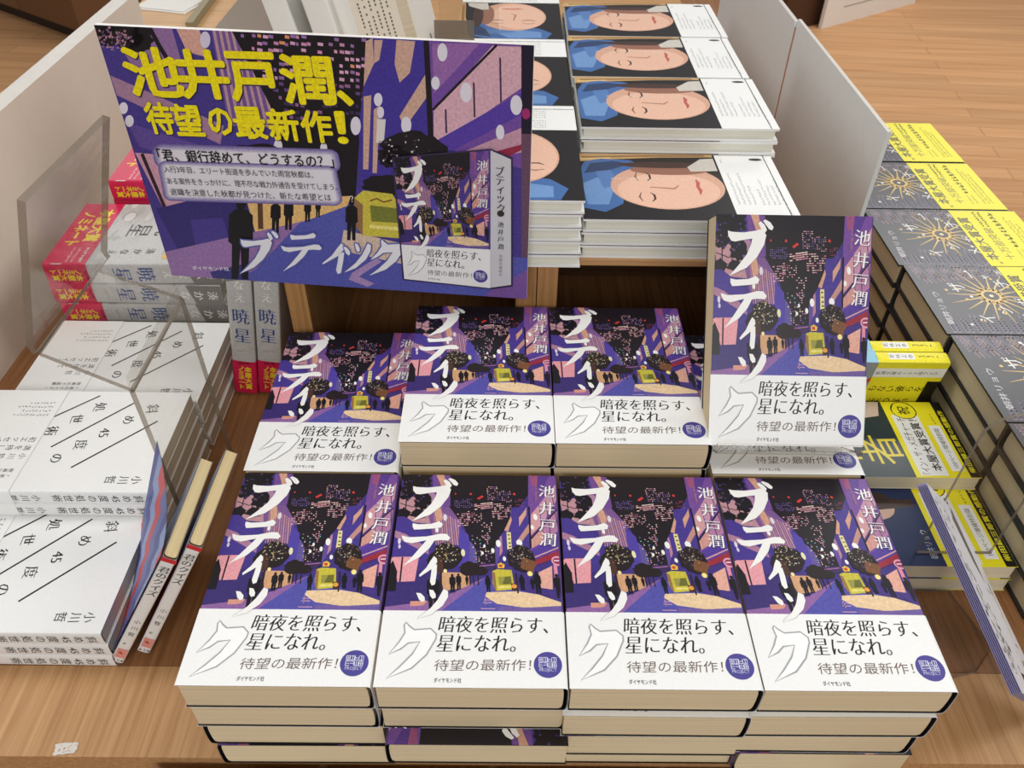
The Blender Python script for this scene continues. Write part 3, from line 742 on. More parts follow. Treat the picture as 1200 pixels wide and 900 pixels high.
m = MB(); m.box((0, .0002, 0), (PW/1000, .005, PH/1000), paint((232, 228, 222))); m.build('backing_board', po)
pa = poster_art(); m = MB()
m.box((0, 0, 0), (PW/1000, .0002, PH/1000), ink((70, 56, 138)))
m.art(pa, PW, PH, 0, lambda x, y, h: (x/1000, -h, y/1000)); m.build('printed_sheet', po)

# ================================================================== PORTRAIT BOOKS on the crates (plain stand-in portrait, white band)
GW, GH, GT = 137.0, 206.0, 14.5
def portrait_art():
    rnd = random.Random(21); A = Art(GW, GH, .38, .06)
    K = (34, 32, 34); A.rect(0, 0, GW, GH, K)
    # warm cloth along the fore edge side away from the viewer, blue cloth field, plain oval face
    A.poly([(118, 206), (137, 206), (137, 62), (131, 62), (129, 120), (124, 168)], (196, 160, 108)); A.stroke([(128, 200), (132, 140), (134, 70)], 4, (150, 110, 70)); A.stroke([(124, 204), (127, 170)], 3, (226, 196, 140))
    A.poly([(22, 205), (60, 206), (96, 205), (118, 198), (125, 180), (122, 150), (112, 140), (70, 158), (30, 166), (14, 184)], (70, 108, 166))
    A.poly([(28, 200), (70, 203), (84, 186), (60, 172), (28, 180)], (112, 150, 200)); A.poly([(92, 200), (114, 192), (120, 168), (114, 150), (100, 172)], (48, 66, 104)); A.poly([(60, 182), (96, 188), (100, 172), (72, 166)], (88, 126, 182))
    A.oval(66, 118, 46, 57, (214, 166, 142), True, 40, .06); A.oval(58, 118, 36, 51, (230, 186, 162), True, 36, .06); A.oval(101, 112, 11, 40, (150, 104, 86), True, 30); A.oval(112, 118, 7, 44, (70, 50, 46), True, 30)
    for y, x in ((136, 86), (136, 44)): A.stroke([(x-9, y+1), (x-4, y-2.4), (x+4, y-2.4), (x+9, y+1)], [1, 2.2, 2.2, 1], (70, 48, 44))
    for x in (86, 44): A.stroke([(x-9, 146), (x, 148.5), (x+9, 146)], [.8, 2, .8], (132, 92, 76))
    A.stroke([(64, 136), (61, 112), (68, 107)], [2, 3.4, 2], (184, 132, 112))
    A.stroke([(50, 88), (58, 86.5), (66, 88), (74, 86.5), (82, 88)], [1, 4, 3.4, 4, 1], (190, 92, 88))
    A.poly([(100, 62), (128, 62), (126, 76), (108, 92), (98, 90)], (206, 200, 190))
    A.fine((80, 174), (80, 110), 3.4, (226, 224, 220)); A.fine((80, 102), (80, 82), 3.2, (226, 224, 220))
    return A
def portrait_band():
    A = Art(GW, 62, .45, .012); L = (110, 110, 112)
    for i, n in enumerate((10, 7, 10, 6, 5, 8, 6, 6, 8)): A.fine((30, 52-i*5.2-(3 if i > 3 else 0)), (30+n*6.6, 52-i*5.2-(3 if i > 3 else 0)), 2.6, L)
    A.fine((118, 54), (126, 54), 2.2, L); A.fine((12, 6), (22, 6), 2.4, L)
    A.rect(0, 7.8, GW, 8.8, (60, 56, 56)); A.oval(126, 18, 3, 7, (60, 60, 66), True, 14)
    return A
port = make_book('portrait_book', 'x', 'book', None, GW, GH, GT-.9, portrait_art(), (portrait_band(), 60.0), 'hard', (236, 236, 234), (238, 238, 236), (236, 236, 234), (232, 230, 218))
first_p = [True]
def place_port(x, y, z, rz, label, group):
    o = port if first_p[0] else dup(port, label, group)
    first_p[0] = False; o['label'] = label; o['group'] = group; return put(o, x, y, z, rz)
CT = .0751; gt = GT/1000
for i, (x0, yf, n, where) in enumerate(((.0255, .4035, 3, 'nearest sideways stack'), (.030, .541, 5, 'second sideways stack back'), (.028, .6795, 5, 'third sideways stack back'), (.030, .8180, 5, 'farthest sideways stack'))):
    for k in range(n):
        lab = 'portrait-covered book lying sideways on top of the '+where if k == 0 else '%s book down in the %s of portrait books' % (ORD[k] if k < n-1 else 'lowest', where)
        place_port(x0+GH/2000+(rnd.uniform(-.002, .002) if k else 0), yf+GW/2000, CT+gt*(n-1-k), 90+(rnd.uniform(-.5, .5) if k else 0), lab, 'portrait books lying sideways')
for i, (xr, yf, n, where) in enumerate(((.0240, .3855, 5, 'nearest upside-down stack'), (.0235, .594, 5, 'middle upside-down stack'), (.0230, .8025, 5, 'farthest upside-down stack'))):
    for k in range(n):
        lab = 'portrait-covered book upside down on top of the %s beside the poster' % where if k == 0 else '%s book down in the %s of portrait books' % (ORD[k] if k < n-1 else 'lowest', where)
        place_port(xr-GW/2000-(rnd.uniform(0, .002) if k else 0), yf+GH/2000+(rnd.uniform(0, .002) if k else 0), CT+gt*(n-1-k), 180, lab, 'portrait books lying upside down')

# ================================================================== WHITE ESSAY BOOKS on the left
EW, EH, ET = 130.0, 188.0, 16.3
def essay_art():
    A = Art(EW, EH, .45, .012); K = (28, 28, 30)
    A.stroke([(101, 111), (40.5, 168.5)], 1.8, K); A.stroke([(76, 82.5), (15.5, 138)], 1.8, K); A.stroke([(48, 56), (6, 101)], 1.8, K)
    for ch, x, y in zip(('斜', 'め', '45', '度', 'の'), (23.7, 39.4, 56.8, 72.5, 89.9), (158, 140.5, 124, 108.5, 93)):
        A.char(ch, x, y, 12.0, K, 'mincho', .12)
    for ch, x, y in zip('処世術', (22.1, 38.9, 55.2), (107, 91.5, 74.5)): A.char(ch, x, y, 12.0, K, 'mincho', .12)
    A.vtext('小川哲', (115, 174), (115, 151), 9.2, K, 'plain', .05)
    return A
def essay_band():
    A = Art(EW, 69, .45, .012); K = (40, 40, 42); G = (90, 90, 92)
    A.rect(0, 68.4, EW, 69, (206, 206, 206))
    for i, t in enumerate(('小川哲', '満を持して', '初エッセイ！')): A.vtext(t, (88-i*10.5, 62), (88-i*10.5, 62-6.4*len(t)), 6.6, K)
    for i, n in enumerate((11, 9, 11, 8)): A.fine((33-i*5.6, 63), (33-i*5.6, 63-3.1*n), 2.8, G)
    for i, t in enumerate(('「君のクイズ」', '映画化で話題')): A.vtext(t, (112-i*6.5, 60), (112-i*6.5, 60-4.2*len(t)), 4.2, K)
    A.fine((121, 32), (121, 16), 2.6, G)
    return A
es_sp = Art(ET, EH, .45, .012); es_sp.vtext(('斜', 'め', '45', '度', 'の', '処', '世', '術'), (ET/2-.3, 179), (ET/2-.3, 108), 8.4, (40, 40, 42)); es_sp.vtext('小川哲', (ET/2-.3, 90), (ET/2-.3, 70), 7.6, (40, 40, 42))
essay = make_book('white_essay_book', 'x', 'book', None, EW, EH, ET-.6, essay_art(), (essay_band(), 69.0), 'soft', (240, 240, 238), (226, 222, 214), (238, 238, 236), (206, 196, 180), es_sp, (242, 242, 240))
first_e = [True]
def place_essay(x, y, z, rz, label):
    o = essay if first_e[0] else dup(essay, label)
    first_e[0] = False; o['label'] = label; o['group'] = 'white essay books lying on the left'; return put(o, x, y, z, rz)
et = ET/1000
for xr, yf, n, where in ((-.3615, .078, 3, 'front white stack'), (-.3552, .2105, 5, 'middle white stack'), (-.3545, .3440, 4, 'rear white stack')):
    yf -= .0155 if n == 5 else (.0145 if n == 4 else 0)
    for k in range(n):
        lab = 'white book with slanted black lines on top of the '+where if k == 0 else '%s white book down in the %s' % (ORD[k] if k < n-1 else 'lowest', where)
        place_essay(xr-EH/2000+(rnd.uniform(-.0015, .0015) if k else 0), yf+EW/2000+.0005, TZ+.0003+et*(n-1-k), -90+(rnd.uniform(-.4, .4) if k else 0), lab)

# ================================================================== SILVER BOOKS WITH RED BAND
VW, VH, VT = 130.0, 188.0, 26.5
SILV, RED, YEL = (186, 184, 182), (204, 30, 76), (236, 208, 40)
def silver_art():
    rnd = random.Random(4); A = Art(VW, VH, .38, .1)
    for _ in range(60):
        x, y = rnd.uniform(0, VW), rnd.uniform(0, VH); A.oval(x, y, rnd.uniform(4, 14), rnd.uniform(2, 6), rnd.choice([(176, 176, 174), (200, 198, 194), (166, 164, 160), (210, 208, 204)]), True, 12, rnd.uniform(-.5, .5))
    A.oval(100, 138, 13, 15, (54, 48, 46), True, 20, .2, .1, rnd); A.poly([(90, 126), (118, 124), (124, 150), (104, 152)], (212, 172, 50)); A.stroke([(96, 128), (108, 150)], 2, (160, 110, 30)); A.oval(88, 132, 6, 8, (150, 60, 46))
    A.poly([(60, 178), (124, 178), (124, 162), (92, 152), (64, 166)], (96, 92, 88))
    A.char('暁', 58, 114, 27, (40, 40, 44), 'mincho'); A.char('星', 60, 82, 27, (40, 40, 44), 'mincho'); A.vtext('湊かなえ', (104, 108), (106, 66), 10, (60, 60, 62), 'mincho')
    return A
def silver_band():
    A = Art(VW, 46, .4, .05)
    A.text('本屋大賞', (14, 24), (84, 26), 16, YEL, 'heavy'); A.text('ノミネート', (20, 6), (92, 8), 15, YEL, 'heavy'); A.fine((96, 36), (126, 36), 4, (240, 236, 230)); A.fine((96, 28), (126, 28), 3, (240, 226, 230)); A.fine((96, 22), (126, 22), 3, (240, 226, 230))
    return A
sv_sp = Art(VT, VH, .38, .1); c_ = VT/2
sv_sp.poly([(0, 150), (VT, 158), (VT, 188), (0, 188)], (120, 116, 112))
sv_sp.vtext('湊かなえ', (c_, 178), (c_, 132), 11.5, (232, 230, 226), 'mincho'); sv_sp.vtext('暁星', (c_, 108), (c_, 82), 20, (54, 74, 134), 'mincho', 0, .86); sv_sp.fine((c_-7, 59), (c_+7, 61), 2, (150, 110, 70))
svb_sp = Art(VT, VH, .4, .05)
svb_sp.text('2026年', (c_-6, 41.5), (c_+6, 42.5), 3.6, (20, 10, 16), 'bold'); svb_sp.vtext('本屋大賞', (c_+3.6, 35), (c_+3.6, 10), 7.6, YEL, 'heavy'); svb_sp.vtext('ノミネート', (c_-3.8, 36), (c_-3.8, 9), 7.2, YEL, 'heavy')
silver = make_book('silver_novel', 'x', 'book', None, VW, VH, VT-.8, silver_art(), (silver_band(), 46.0), 'hard', SILV, (220, 216, 208), SILV, (214, 204, 186), sv_sp, RED, RED, svb_sp)
first_s = [True]
def place_silver(x, y, z, rz, label, group):
    o = silver if first_s[0] else dup(silver, label, group)
    first_s[0] = False; o['label'] = label; o['group'] = group; return put(o, x, y, z, rz)
st = VT/1000
for yf, n, where in ((.474, 5, 'stack behind the white books'), (.612, 6, 'taller stack at the left panel')):
    for k in range(n):
        lab = 'silver novel with red band lying on top of the '+where if k == 0 else '%s silver novel down in the %s' % (ORD[k] if k < n-1 else 'lowest', where)
        place_silver((-.360 if n == 5 else -.332)-VH/2000+(0 if k == 0 else rnd.uniform(-.003, .003)), yf+VW/2000, TZ+.0003+st*(n-1-k), -90+(1.2 if k == 0 else rnd.uniform(-.8, .8)), lab, 'silver novels lying on their sides')
for x, lab in ((-.3262, 'upright silver novel with red band, left of the pair by the crate'), (-.2985, 'upright silver novel with red band, right of the pair against the crate')):
    o = dup(silver, lab, 'silver novels standing upright')
    # standing: head up, spine towards the viewer
    L = radians(8.5); up = Vector((sin(L), 0, cos(L))); ez = Vector((-cos(L), 0, sin(L))); ft = Vector((x, .4135+VW/2000, TZ+.0008))
    c = ft+up*(VH/2000)
    o.matrix_world = Matrix(((0, up.x, ez.x, c.x), (-1, up.y, ez.y, c.y), (0, up.z, ez.z, c.z), (0, 0, 0, 1)))

# ================================================================== LEANING QUIZ PAPERBACKS
QW, QH, QT = 105.0, 148.0, 11.0
def quiz_art():
    rnd = random.Random(8); A = Art(QW, QH, .35, .08)
    A.rect(0, 0, QW, QH, (60, 70, 140))
    for p, c in (([(0, 148), (105, 148), (105, 110), (40, 90), (0, 110)], (150, 170, 206)), ([(60, 90), (105, 120), (105, 60), (80, 40)], (206, 60, 70)), ([(0, 60), (40, 80), (70, 40), (30, 0), (0, 0)], (50, 52, 120)), ([(40, 60), (90, 50), (105, 0), (60, 0)], (196, 50, 60)), ([(20, 100), (60, 80), (50, 60), (10, 70)], (190, 200, 220))): A.poly(p, c)
    A.vtext('君のクイズ', (80, 132), (80, 70), 13, (240, 240, 240), 'bold')
    return A
q_sp = Art(QT, QH, .4, .012); c_ = QT/2
q_sp.rect(0, 143.5, QT, 148, (206, 44, 52)); q_sp.vtext('君のクイズ', (c_, 134), (c_, 103), 7.6, (40, 40, 42), 'mincho'); q_sp.vtext('小川哲', (c_, 62), (c_, 44), 5, (70, 70, 72)); q_sp.fine((c_-3, 28), (c_+3, 28), 3, (80, 80, 80)); q_sp.rect(c_-4, 8, c_+4, 21, (226, 150, 140)); q_sp.fine((c_-3.5, 12), (c_+3.5, 12), 5, (206, 80, 70)); q_sp.fine((c_-5, 2), (c_+5, 2), 3, (60, 60, 60))
quiz = make_book('quiz_paperback', 'thin white-spined paperback leaning, its jacket flared open, beside white stack', 'book', 'leaning thin paperbacks', QW, QH, QT-.6, quiz_art(), None, 'soft', (232, 230, 226), (120, 110, 104), (236, 234, 230), (226, 204, 158), q_sp)
quiz2 = dup(quiz, 'thin white-spined paperback leaning, nearer to the purple novels', 'leaning thin paperbacks')
def stand_lean(o, foot, head, back, Wd, Hd, Td):
    """spine along foot->head, fore edge towards back"""
    u = (Vector(head)-Vector(foot)).normalized(); b = Vector(back); b = (b-u*b.dot(u)).normalized()
    ex = -b; ey = u; ez = ex.cross(ey)
    c = Vector(foot)+u*(Hd/2000)+b*(Wd/2000)-ez*(Td/2000)
    o.matrix_world = Matrix(((ex.x, ey.x, ez.x, c.x), (ex.y, ey.y, ez.y, c.y), (ex.z, ey.z, ez.z, c.z), (0, 0, 0, 1)))
stand_lean(quiz, (-.3625, .0794, TZ+.0055), (-.3025, .0870, -.008), (.0, 1, 0), QW, QH, QT)
stand_lean(quiz2, (-.3440, .0888, TZ+.0055), (-.2845, .0975, -.0035), (.03, 1, 0), QW, QH, QT)
# flared jacket flap of the left-hand copy
m = MB(); N = 10; mo, mi_ = ink((60, 70, 140)), ink((206, 196, 186))
def flap(t, s):
    x = -QW/2+QW*t; d = .035*(1-t)**1.6*(.35+.65*s); return (x/1000, (-QH/2+QH*s)/1000, QT/1000+.0006+d)
for i in range(N):
    for j in range(8):
        a, b, c, d = flap(i/N, j/8), flap((i+1)/N, j/8), flap((i+1)/N, (j+1)/8), flap(i/N, (j+1)/8)
        m.face([a, b, c, d], ink([(196, 60, 70), (90, 100, 160), (60, 66, 140), (130, 150, 196)][(i*3+j*2) // 5 % 4])); lo = lambda p: (p[0], p[1], p[2]-.0004); m.face([lo(d), lo(c), lo(b), lo(a)], mi_)
m.build('jacket_flap', quiz)

# ================================================================== RIGHT-HAND STACKS: dark hardcover with golden sun, yellow band
MW, MH, MT = 127.0, 188.0, 29.0
def mega_art():
    rnd = random.Random(9); A = Art(MW, MH, .34, .08)
    D = (56, 58, 64); A.rect(0, 0, MW, MH, D)
    LV, LV2 = (116, 104, 126), (150, 140, 160)
    # vaulted windows along the two long edges
    for k in range(9):
        y = 180-k*13
        for j in range(2):
            A.poly([(2, y-j*5), (2, y-j*5-3.6), (30-k % 2*6, y-j*5-2.6), (36-k % 2*6, y-j*5-1.8), (30-k % 2*6, y-j*5-.8)], LV, False)
            for q in range(6): A.rect(5+q*4, y-j*5-3, 7+q*4, y-j*5-1.4, rnd.choice([LV2, (92, 80, 110), (130, 90, 110)]), False)
        A.lv += 1
    for k in range(6):
        y = 184-k*16
        for j in range(3):
            A.poly([(126, y-j*4), (126, y-j*4-2.4), (92+k*3, y-j*5-12), (90+k*3, y-j*5-10)], [(112, 92, 108), (126, 104, 100), (96, 86, 110)][j], False)
            for q in range(6): A.rect(100+k*2+q*4, y-j*4-5+q*.6, 102+k*2+q*4, y-j*4-3.8+q*.6, LV2, False)
        A.lv += 1
    G = (214, 176, 100); x0, y0 = 68, 113
    for i in range(18):
        a = 2*pi*i/18+.1; r = rnd.uniform(34, 52); A.stroke([(x0+10*cos(a), y0+10*sin(a)), (x0+r*cos(a), y0+r*sin(a))], [2.4, .5], G, False)
    for i in range(30):
        a = 2*pi*i/30; A.stroke([(x0+9*cos(a), y0+9*sin(a)), (x0+16*cos(a+.1), y0+16*sin(a+.1))], [2.4, .6], (226, 196, 120), False)
    A.lv += 1
    A.oval(x0, y0, 11, 11, G); A.oval(x0, y0, 8, 8, (60, 56, 56)); A.oval(x0, y0, 2.4, 2.4, (226, 210, 170))
    for i in range(16): A.oval(x0+rnd.uniform(-55, 52), y0+rnd.uniform(-40, 48), 1.9, 1.9, rnd.choice([(230, 226, 220), G]), False, 8)
    A.lv += 1
    Wt = (232, 230, 226)
    for ch, x, y, s in (('イ', 26, 134, 17), ('ン', 42, 110, 15), ('ザ', 84, 144, 18), ('メ', 30, 88, 16), ('ガ', 58, 84, 15), ('チ', 92, 92, 16), ('ャ', 104, 104, 11), ('ー', 108, 120, 14), ('チ', 114, 84, 12)): A.char(ch, x, y, s, Wt, 'plain', .12)
    A.text('朝井リョウ', (16, 173), (74, 169), 7.5, (216, 214, 216), 'plain'); A.fine((98, 118), (122, 132), 3, G)
    return A
def mega_band():
    A = Art(MW, 83, .36, .02); K = (52, 48, 20)
    A.text('本屋大賞受賞', (12, 66), (108, 66), 13.5, K, 'bold'); A.text('第', (4, 66), (9, 66), 4, K); A.text('十万部突破', (14, 47), (84, 47), 11, (96, 90, 26), 'plain'); A.fine((86, 52), (122, 52), 4, K); A.fine((86, 46), (122, 46), 4, K)
    A.fine((40, 31), (120, 31), 7, K); A.fine((14, 36), (36, 36), 2.4, K); A.fine((14, 30), (36, 30), 2.4, K)
    for i in range(3): A.fine((14, 20-i*5), (110-i*8, 20-i*5), 3, (96, 90, 30))
    return A
YB = (240, 228, 40)
mega = make_book('sunburst_novel', 'x', 'book', None, MW, MH, MT-.8, mega_art(), (mega_band(), 83.0), 'hard', (52, 54, 60), (40, 40, 42), (44, 44, 50), (206, 192, 162), None, YB, YB)
first_m = [True]
def place_mega(x, y, z, rz, label):
    o = mega if first_m[0] else dup(mega, label)
    first_m[0] = False; o['label'] = label; o['group'] = 'dark sunburst novels with yellow bands'; return put(o, x, y, z, rz)
mt = MT/1000
names = ['nearest right-hand stack by the clear holder', 'second right-hand stack from the front', 'third right-hand stack, beside the upright novel', 'fourth right-hand stack, just past the grey panel edge', 'fifth right-hand stack, half behind the panel', 'farthest right-hand stack, mostly behind the panel']
for r, (yf, xl) in enumerate(((.1315, .4075), (.2605, .4070), (.3895, .4045), (.5165, .4000), (.6460, .3945), (.7770, .3940))):
    for k in range(4):
        lab = 'dark sunburst novel on top of the '+names[r] if k == 0 else '%s sunburst novel down, %s' % (ORD[k] if k < 3 else 'lowest', names[r])
        place_mega(xl+MH/2000+(rnd.uniform(0, .004) if k else 0), yf+MW/2000, TZ+.0003+mt*(3-k), 90+(rnd.uniform(-.5, .5) if k else 0), lab)

# ================================================================== BUNKO PAPERBACKS between the novels and the right-hand stacks
BW, BH, BT = 105.0, 148.0, 16.8
def bunko_band():
    A = Art(BW, 62, .36, .02); K = (24, 22, 24)
    A.rect(0, 0, BW, 62, YB); A.rect(2, 30, BW-20, 57, (238, 238, 234)); A.text('「イン・ザ・メガチャーチ」', (4, 45), (84, 45), 9, K, 'plain'); A.text('本屋大賞受賞！', (8, 33), (78, 33), 9.5, K, 'bold')
    A.rect(0, 0, BW, 10, (28, 26, 26)); A.text('柴田錬三郎賞の感動作', (6, 2.4), (92, 2.4), 5.6, YB, 'bold'); A.rect(8, 13, 70, 25, (238, 238, 234)); A.text('100ページ増補特別版', (12, 16), (66, 16), 5.4, K); A.fine((72, 15), (88, 15), 2.6, K)
    A.oval(92, 42, 13, 13, K); A.oval(92, 42, 12, 12, YB, True, 14, 0, .04, random.Random(2)); A.char('祝', 92, 42, 12, K, 'bold', -.1)
    return A
def bunko_dark():
    A = Art(BW, BH, .24, .06); A.rect(0, 0, BW, BH, (34, 52, 58)); A.poly([(60, 148), (105, 148), (105, 64), (84, 70), (76, 110)], (206, 186, 168)); A.poly([(70, 120), (96, 120), (100, 90), (80, 88)], (60, 50, 46)); A.char('者', 36, 84, 40, (226, 206, 40), 'plain', .05); A.char('何', 36, 126, 40, (226, 206, 40), 'plain', .05)
    return A
def bunko_navy():
    A = Art(BW, BH, .22, .06); A.rect(0, 0, BW, BH, (34, 48, 86)); A.oval(66, 108, 15, 22, (206, 170, 150)); A.poly([(60, 130), (80, 124), (76, 66), (68, 66)], (70, 52, 46)); A.oval(78, 110, 8, 24, (60, 46, 40)); A.text('朝井リョウ', (8, 66), (40, 66), 7, (220, 222, 226), 'light')
    return A
def comedy_art():
    A = Art(BW, BH, .36, .05); A.rect(0, 0, BW, BH, (150, 156, 158)); A.char('米', 66, 84, 34, (206, 40, 46), 'bold'); A.char('火', 66, 122, 34, (206, 40, 46), 'bold'); A.oval(30, 110, 22, 28, (120, 128, 130))
    return A
def comedy_band():
    A = Art(BW, 72, .36, .02); K = (30, 26, 20); A.rect(0, 0, BW, 72, YB); A.rect(84, 0, 97, 72, (238, 238, 232)); A.vtext('新潮文庫の100冊フェア', (90, 68), (90, 8), 5, K)
    A.vtext('もない彼らを、', (66, 66), (66, 8), 9.5, K, 'mincho'); A.vtext('に笑わない。', (46, 66), (46, 14), 10.5, K, 'mincho'); A.rect(40, 0, 78, 13, K); A.vtext('若林正恭', (20, 40), (20, 6), 8.5, K, 'bold'); A.rect(26, 2, 33, 40, K)
    return A
cm_sp = Art(BT, BH, .36, .03); cm_sp.rect(0, 72, BT, 92, (146, 200, 224)); cm_sp.rect(0, 92, BT, BH, (146, 200, 224)); cm_sp.fine((BT/2-2, 140), (BT/2-2, 96), 5, (60, 80, 100))
cmb_sp = Art(BT, BH, .36, .02); cmb_sp.rect(BT*.25, 34, BT*.75, 60, (240, 240, 236)); cmb_sp.vtext('若林正恭', (BT/2, 57), (BT/2, 38), 5, (40, 40, 40)); cmb_sp.fine((BT/2-2, 30), (BT/2-2, 8), 3.6, (60, 50, 20))
BG = 'bunko paperbacks beside the upright novel'
dark = make_book('bunko_paperback', 'dark green paperback with yellow lettering and yellow-white band, topmost of its pile', 'book', BG, BW, BH, BT-.6, bunko_dark(), (bunko_band(), 62.0), 'soft', (34, 52, 58), (230, 224, 210), (34, 52, 58), (226, 214, 186), None, YB, YB)
put(dark, .2583+BH/2000, .2515+BW/2000, TZ+.0340, 90)
for k in range(2): put(dup(dark, 'dark green paperback under the topmost one, %s of the pile' % ('middle' if k == 0 else 'bottom'), BG), .2587+BH/2000, .2700+BW/2000, TZ+.0003+BT/1000*(1-k), 90)
navy = make_book('bunko_paperback', 'navy glossy paperback with yellow-white band, nearest pile behind the leaflets', 'book', BG, BW, BH, BT-.6, bunko_navy(), (bunko_band(), 62.0), 'soft', (34, 48, 86), (230, 224, 210), (34, 48, 86), (232, 220, 192), None, YB, YB)
put(navy, .2583+BH/2000, .1620+BW/2000, TZ+.0003+BT/1000, 90)
put(dup(navy, 'navy paperback at the bottom of the nearest bunko pile', BG), .2590+BH/2000, .1610+BW/2000, TZ+.0003, 90)
com = make_book('bunko_paperback', 'yellow-banded grey paperback standing spine up, front of the pair', 'book', BG, BW, BH, BT-1.6, comedy_art(), (comedy_band(), 72.0), 'soft', (150, 156, 158), (230, 224, 210), (146, 200, 224), (226, 214, 186), cm_sp, YB, YB, cmb_sp)
com2 = dup(com, 'yellow-banded grey paperback standing spine up, rear of the pair', BG)
for o, y in ((com, .3815), (com2, .3995)):
    # spine (+x) up, head (+y) to the left, cover (+z) to the viewer
    ex = Vector((0, -.13, 1)).normalized(); ey = Vector((-1, 0, 0)); ez = ex.cross(ey)
    c = Vector((.3995-BH/2000, y+.004, TZ+.0012))+ex*(BW/2000)
    o.matrix_world = Matrix(((ex.x, ey.x, ez.x, c.x), (ex.y, ey.y, ez.y, c.y), (ex.z, ey.z, ez.z, c.z), (0, 0, 0, 1)))

# ================================================================== LEAFLETS
lf = empty('leaflet', 'sheaf leaflet', 'leaflet', None)
def sheet(k, n):
    A_, B_, C_, D_ = (Vector(p) for p in ((.2778, .150, .0393), (.324, .020, -.0377), (.387, .0437, -.1075), (.331, .170, -.020)))
    nn = (B_-A_).cross(D_-A_).normalized()
    if nn.z < 0: nn = -nn
    return [p-nn*.0009*k+Vector((-.0005*k, 0, 0)) for p in (A_, B_, C_, D_)], nn
bpy.data.objects.remove(lf)
for k in range(6):
    q, nn = sheet(k, 6)
    lf = empty('leaflet', 'grey and yellow photo leaflet, topmost of the leaning sheaf at right' if k == 0 else '%s leaflet down in the leaning sheaf at right' % (ORD[k] if k < 5 else 'lowest'), 'leaflet', 'leaflets leaning at the right edge', q[1])
    m = MB(); o_ = q[1]; t = nn*.0005; a = [p-o_ for p in q]; b = [p-t for p in a]
    pur = ink((120, 112, 168))
    m.face(a if (a[1]-a[0]).cross(a[2]-a[1]).dot(nn) > 0 else a[::-1], ink((214, 212, 216))); m.face(b, pur)
    for i in range(4): m.face([a[i], b[i], b[(i+1) % 4], a[(i+1) % 4]], pur)
    if k == 0:
        A = Art(100, 100, .4, .12); r2 = random.Random(6)
        A.poly([(34, 0), (62, 0), (70, 100), (50, 60)], (66, 60, 64)); A.poly([(66, 0), (84, 0), (90, 70), (76, 40)], (170, 160, 60)); A.poly([(58, 90), (66, 40), (74, 60), (80, 100)], (110, 100, 96))
        specks(A, r2, 160, lambda: (r2.uniform(6, 40), r2.uniform(10, 95)), [(96, 96, 100), (50, 50, 54), (150, 150, 154)], .6, 2.4)
        specks(A, r2, 60, lambda: (r2.uniform(62, 88), r2.uniform(4, 60)), [(90, 84, 50), (206, 196, 80)], .6, 2)
        def fq(x, y, h):
            u, v = x/100, y/100; return a[0]*(1-u)*v+a[3]*u*v+a[1]*(1-u)*(1-v)+a[2]*u*(1-v)+nn*h
        m.art(A, 100, 100, 0, fq)
    m.build('sheet', lf)

# ================================================================== ACRYLIC PIECES
ac = empty('acrylic_display', 'tall clear acrylic display straddling the white book stacks', 'stand', None, (-.331, .257, TZ))
of = Vector((-.331, .257, TZ))
p0 = [Vector(p)-of for p in ((-.3295, .1965, TZ+.0005), (-.3313, .197, .082), (-.3330, .197, .085), (-.4235, .240, .085), (-.4255, .240, .088), (-.381, .2385, .221))]
wv = Vector((.0014, .121, 0))
ribbon('leg', ac, p0[0:2], wv, .0045); ribbon('shelf', ac, p0[1:4], wv, .0045)
ribbon('upright', ac, [p0[3], p0[4], p0[5]], Vector((.006, .142, 0)), .006)
m = MB(); E_ = acrylic('edge'); a = p0[1]; m.mesh([a, a+wv, a+wv+Vector((-.003, 0, .014)), a+Vector((-.003, 0, .014)), a+Vector((-.004, 0, 0)), a+wv+Vector((-.004, 0, 0))], [(0, 1, 2, 3), (5, 4, 3, 2), (4, 0, 3), (1, 5, 2)], acrylic('sheet')); m.build('lip', ac)
pl_ = empty('acrylic_base_plate', 'clear acrylic plate lying on the wood right of the novels', 'plate', None, (.31, .12, TZ))
m = MB(); pts = [(.2625, .160), (.355, .158), (.369, .101), (.3475, .0797), (.3237, .0734), (.2625, .0734)]
m.face([(x-.31, y-.12, .0035) for x, y in pts][::-1], acrylic('sheet')); m.face([(x-.31, y-.12, .0004) for x, y in pts], acrylic('sheet'))
for i in range(6):
    (x, y), (u, v) = pts[i], pts[(i+1) % 6]; m.face([(x-.31, y-.12, .0004), (u-.31, v-.12, .0004), (u-.31, v-.12, .0035), (x-.31, y-.12, .0035)], acrylic('edge'))
m.build('base_sheet', pl_)
def round_plate(name, label, P0, U, V, w, h, r, t=.003, foot=True):
    U, V = Vector(U).normalized(), Vector(V).normalized(); N_ = U.cross(V); P0 = Vector(P0); pts = []
    for cx, cy, a0 in ((w-r, h-r, 0), (r, h-r, pi/2)):
        for k in range(7): a = a0+pi/2*k/6; pts.append((cx+r*cos(a), cy+r*sin(a)))
    pts = [(0, 0), (w, 0)]+pts
    e = empty(name, label, 'stand', None, P0); m = MB(); a = [U*x+V*y for x, y in pts]; b = [p+N_*t for p in a]
    m.face(b, acrylic('sheet')); m.face(a[::-1], acrylic('sheet'))
    for i in range(len(a)): j = (i+1) % len(a); m.face([a[i], a[j], b[j], b[i]], acrylic('edge'))
    m.build('clear_plate', e)
    if not foot: return e
    m = MB(); d = N_.copy(); d.z = 0; d.normalize()
    q = [P0*0, U*w, U*w-d*.030, -d*.030]; q = [Vector((p.x, p.y, 0)) for p in q]
    m.face(q, acrylic('sheet')); m.face([p+Vector((0, 0, .002)) for p in q][::-1], acrylic('sheet'))
    for i in range(4): j = (i+1) % 4; m.face([q[i], q[j], q[j]+Vector((0, 0, .002)), q[i]+Vector((0, 0, .002))], acrylic('edge'))
    m.build('foot', e); return e
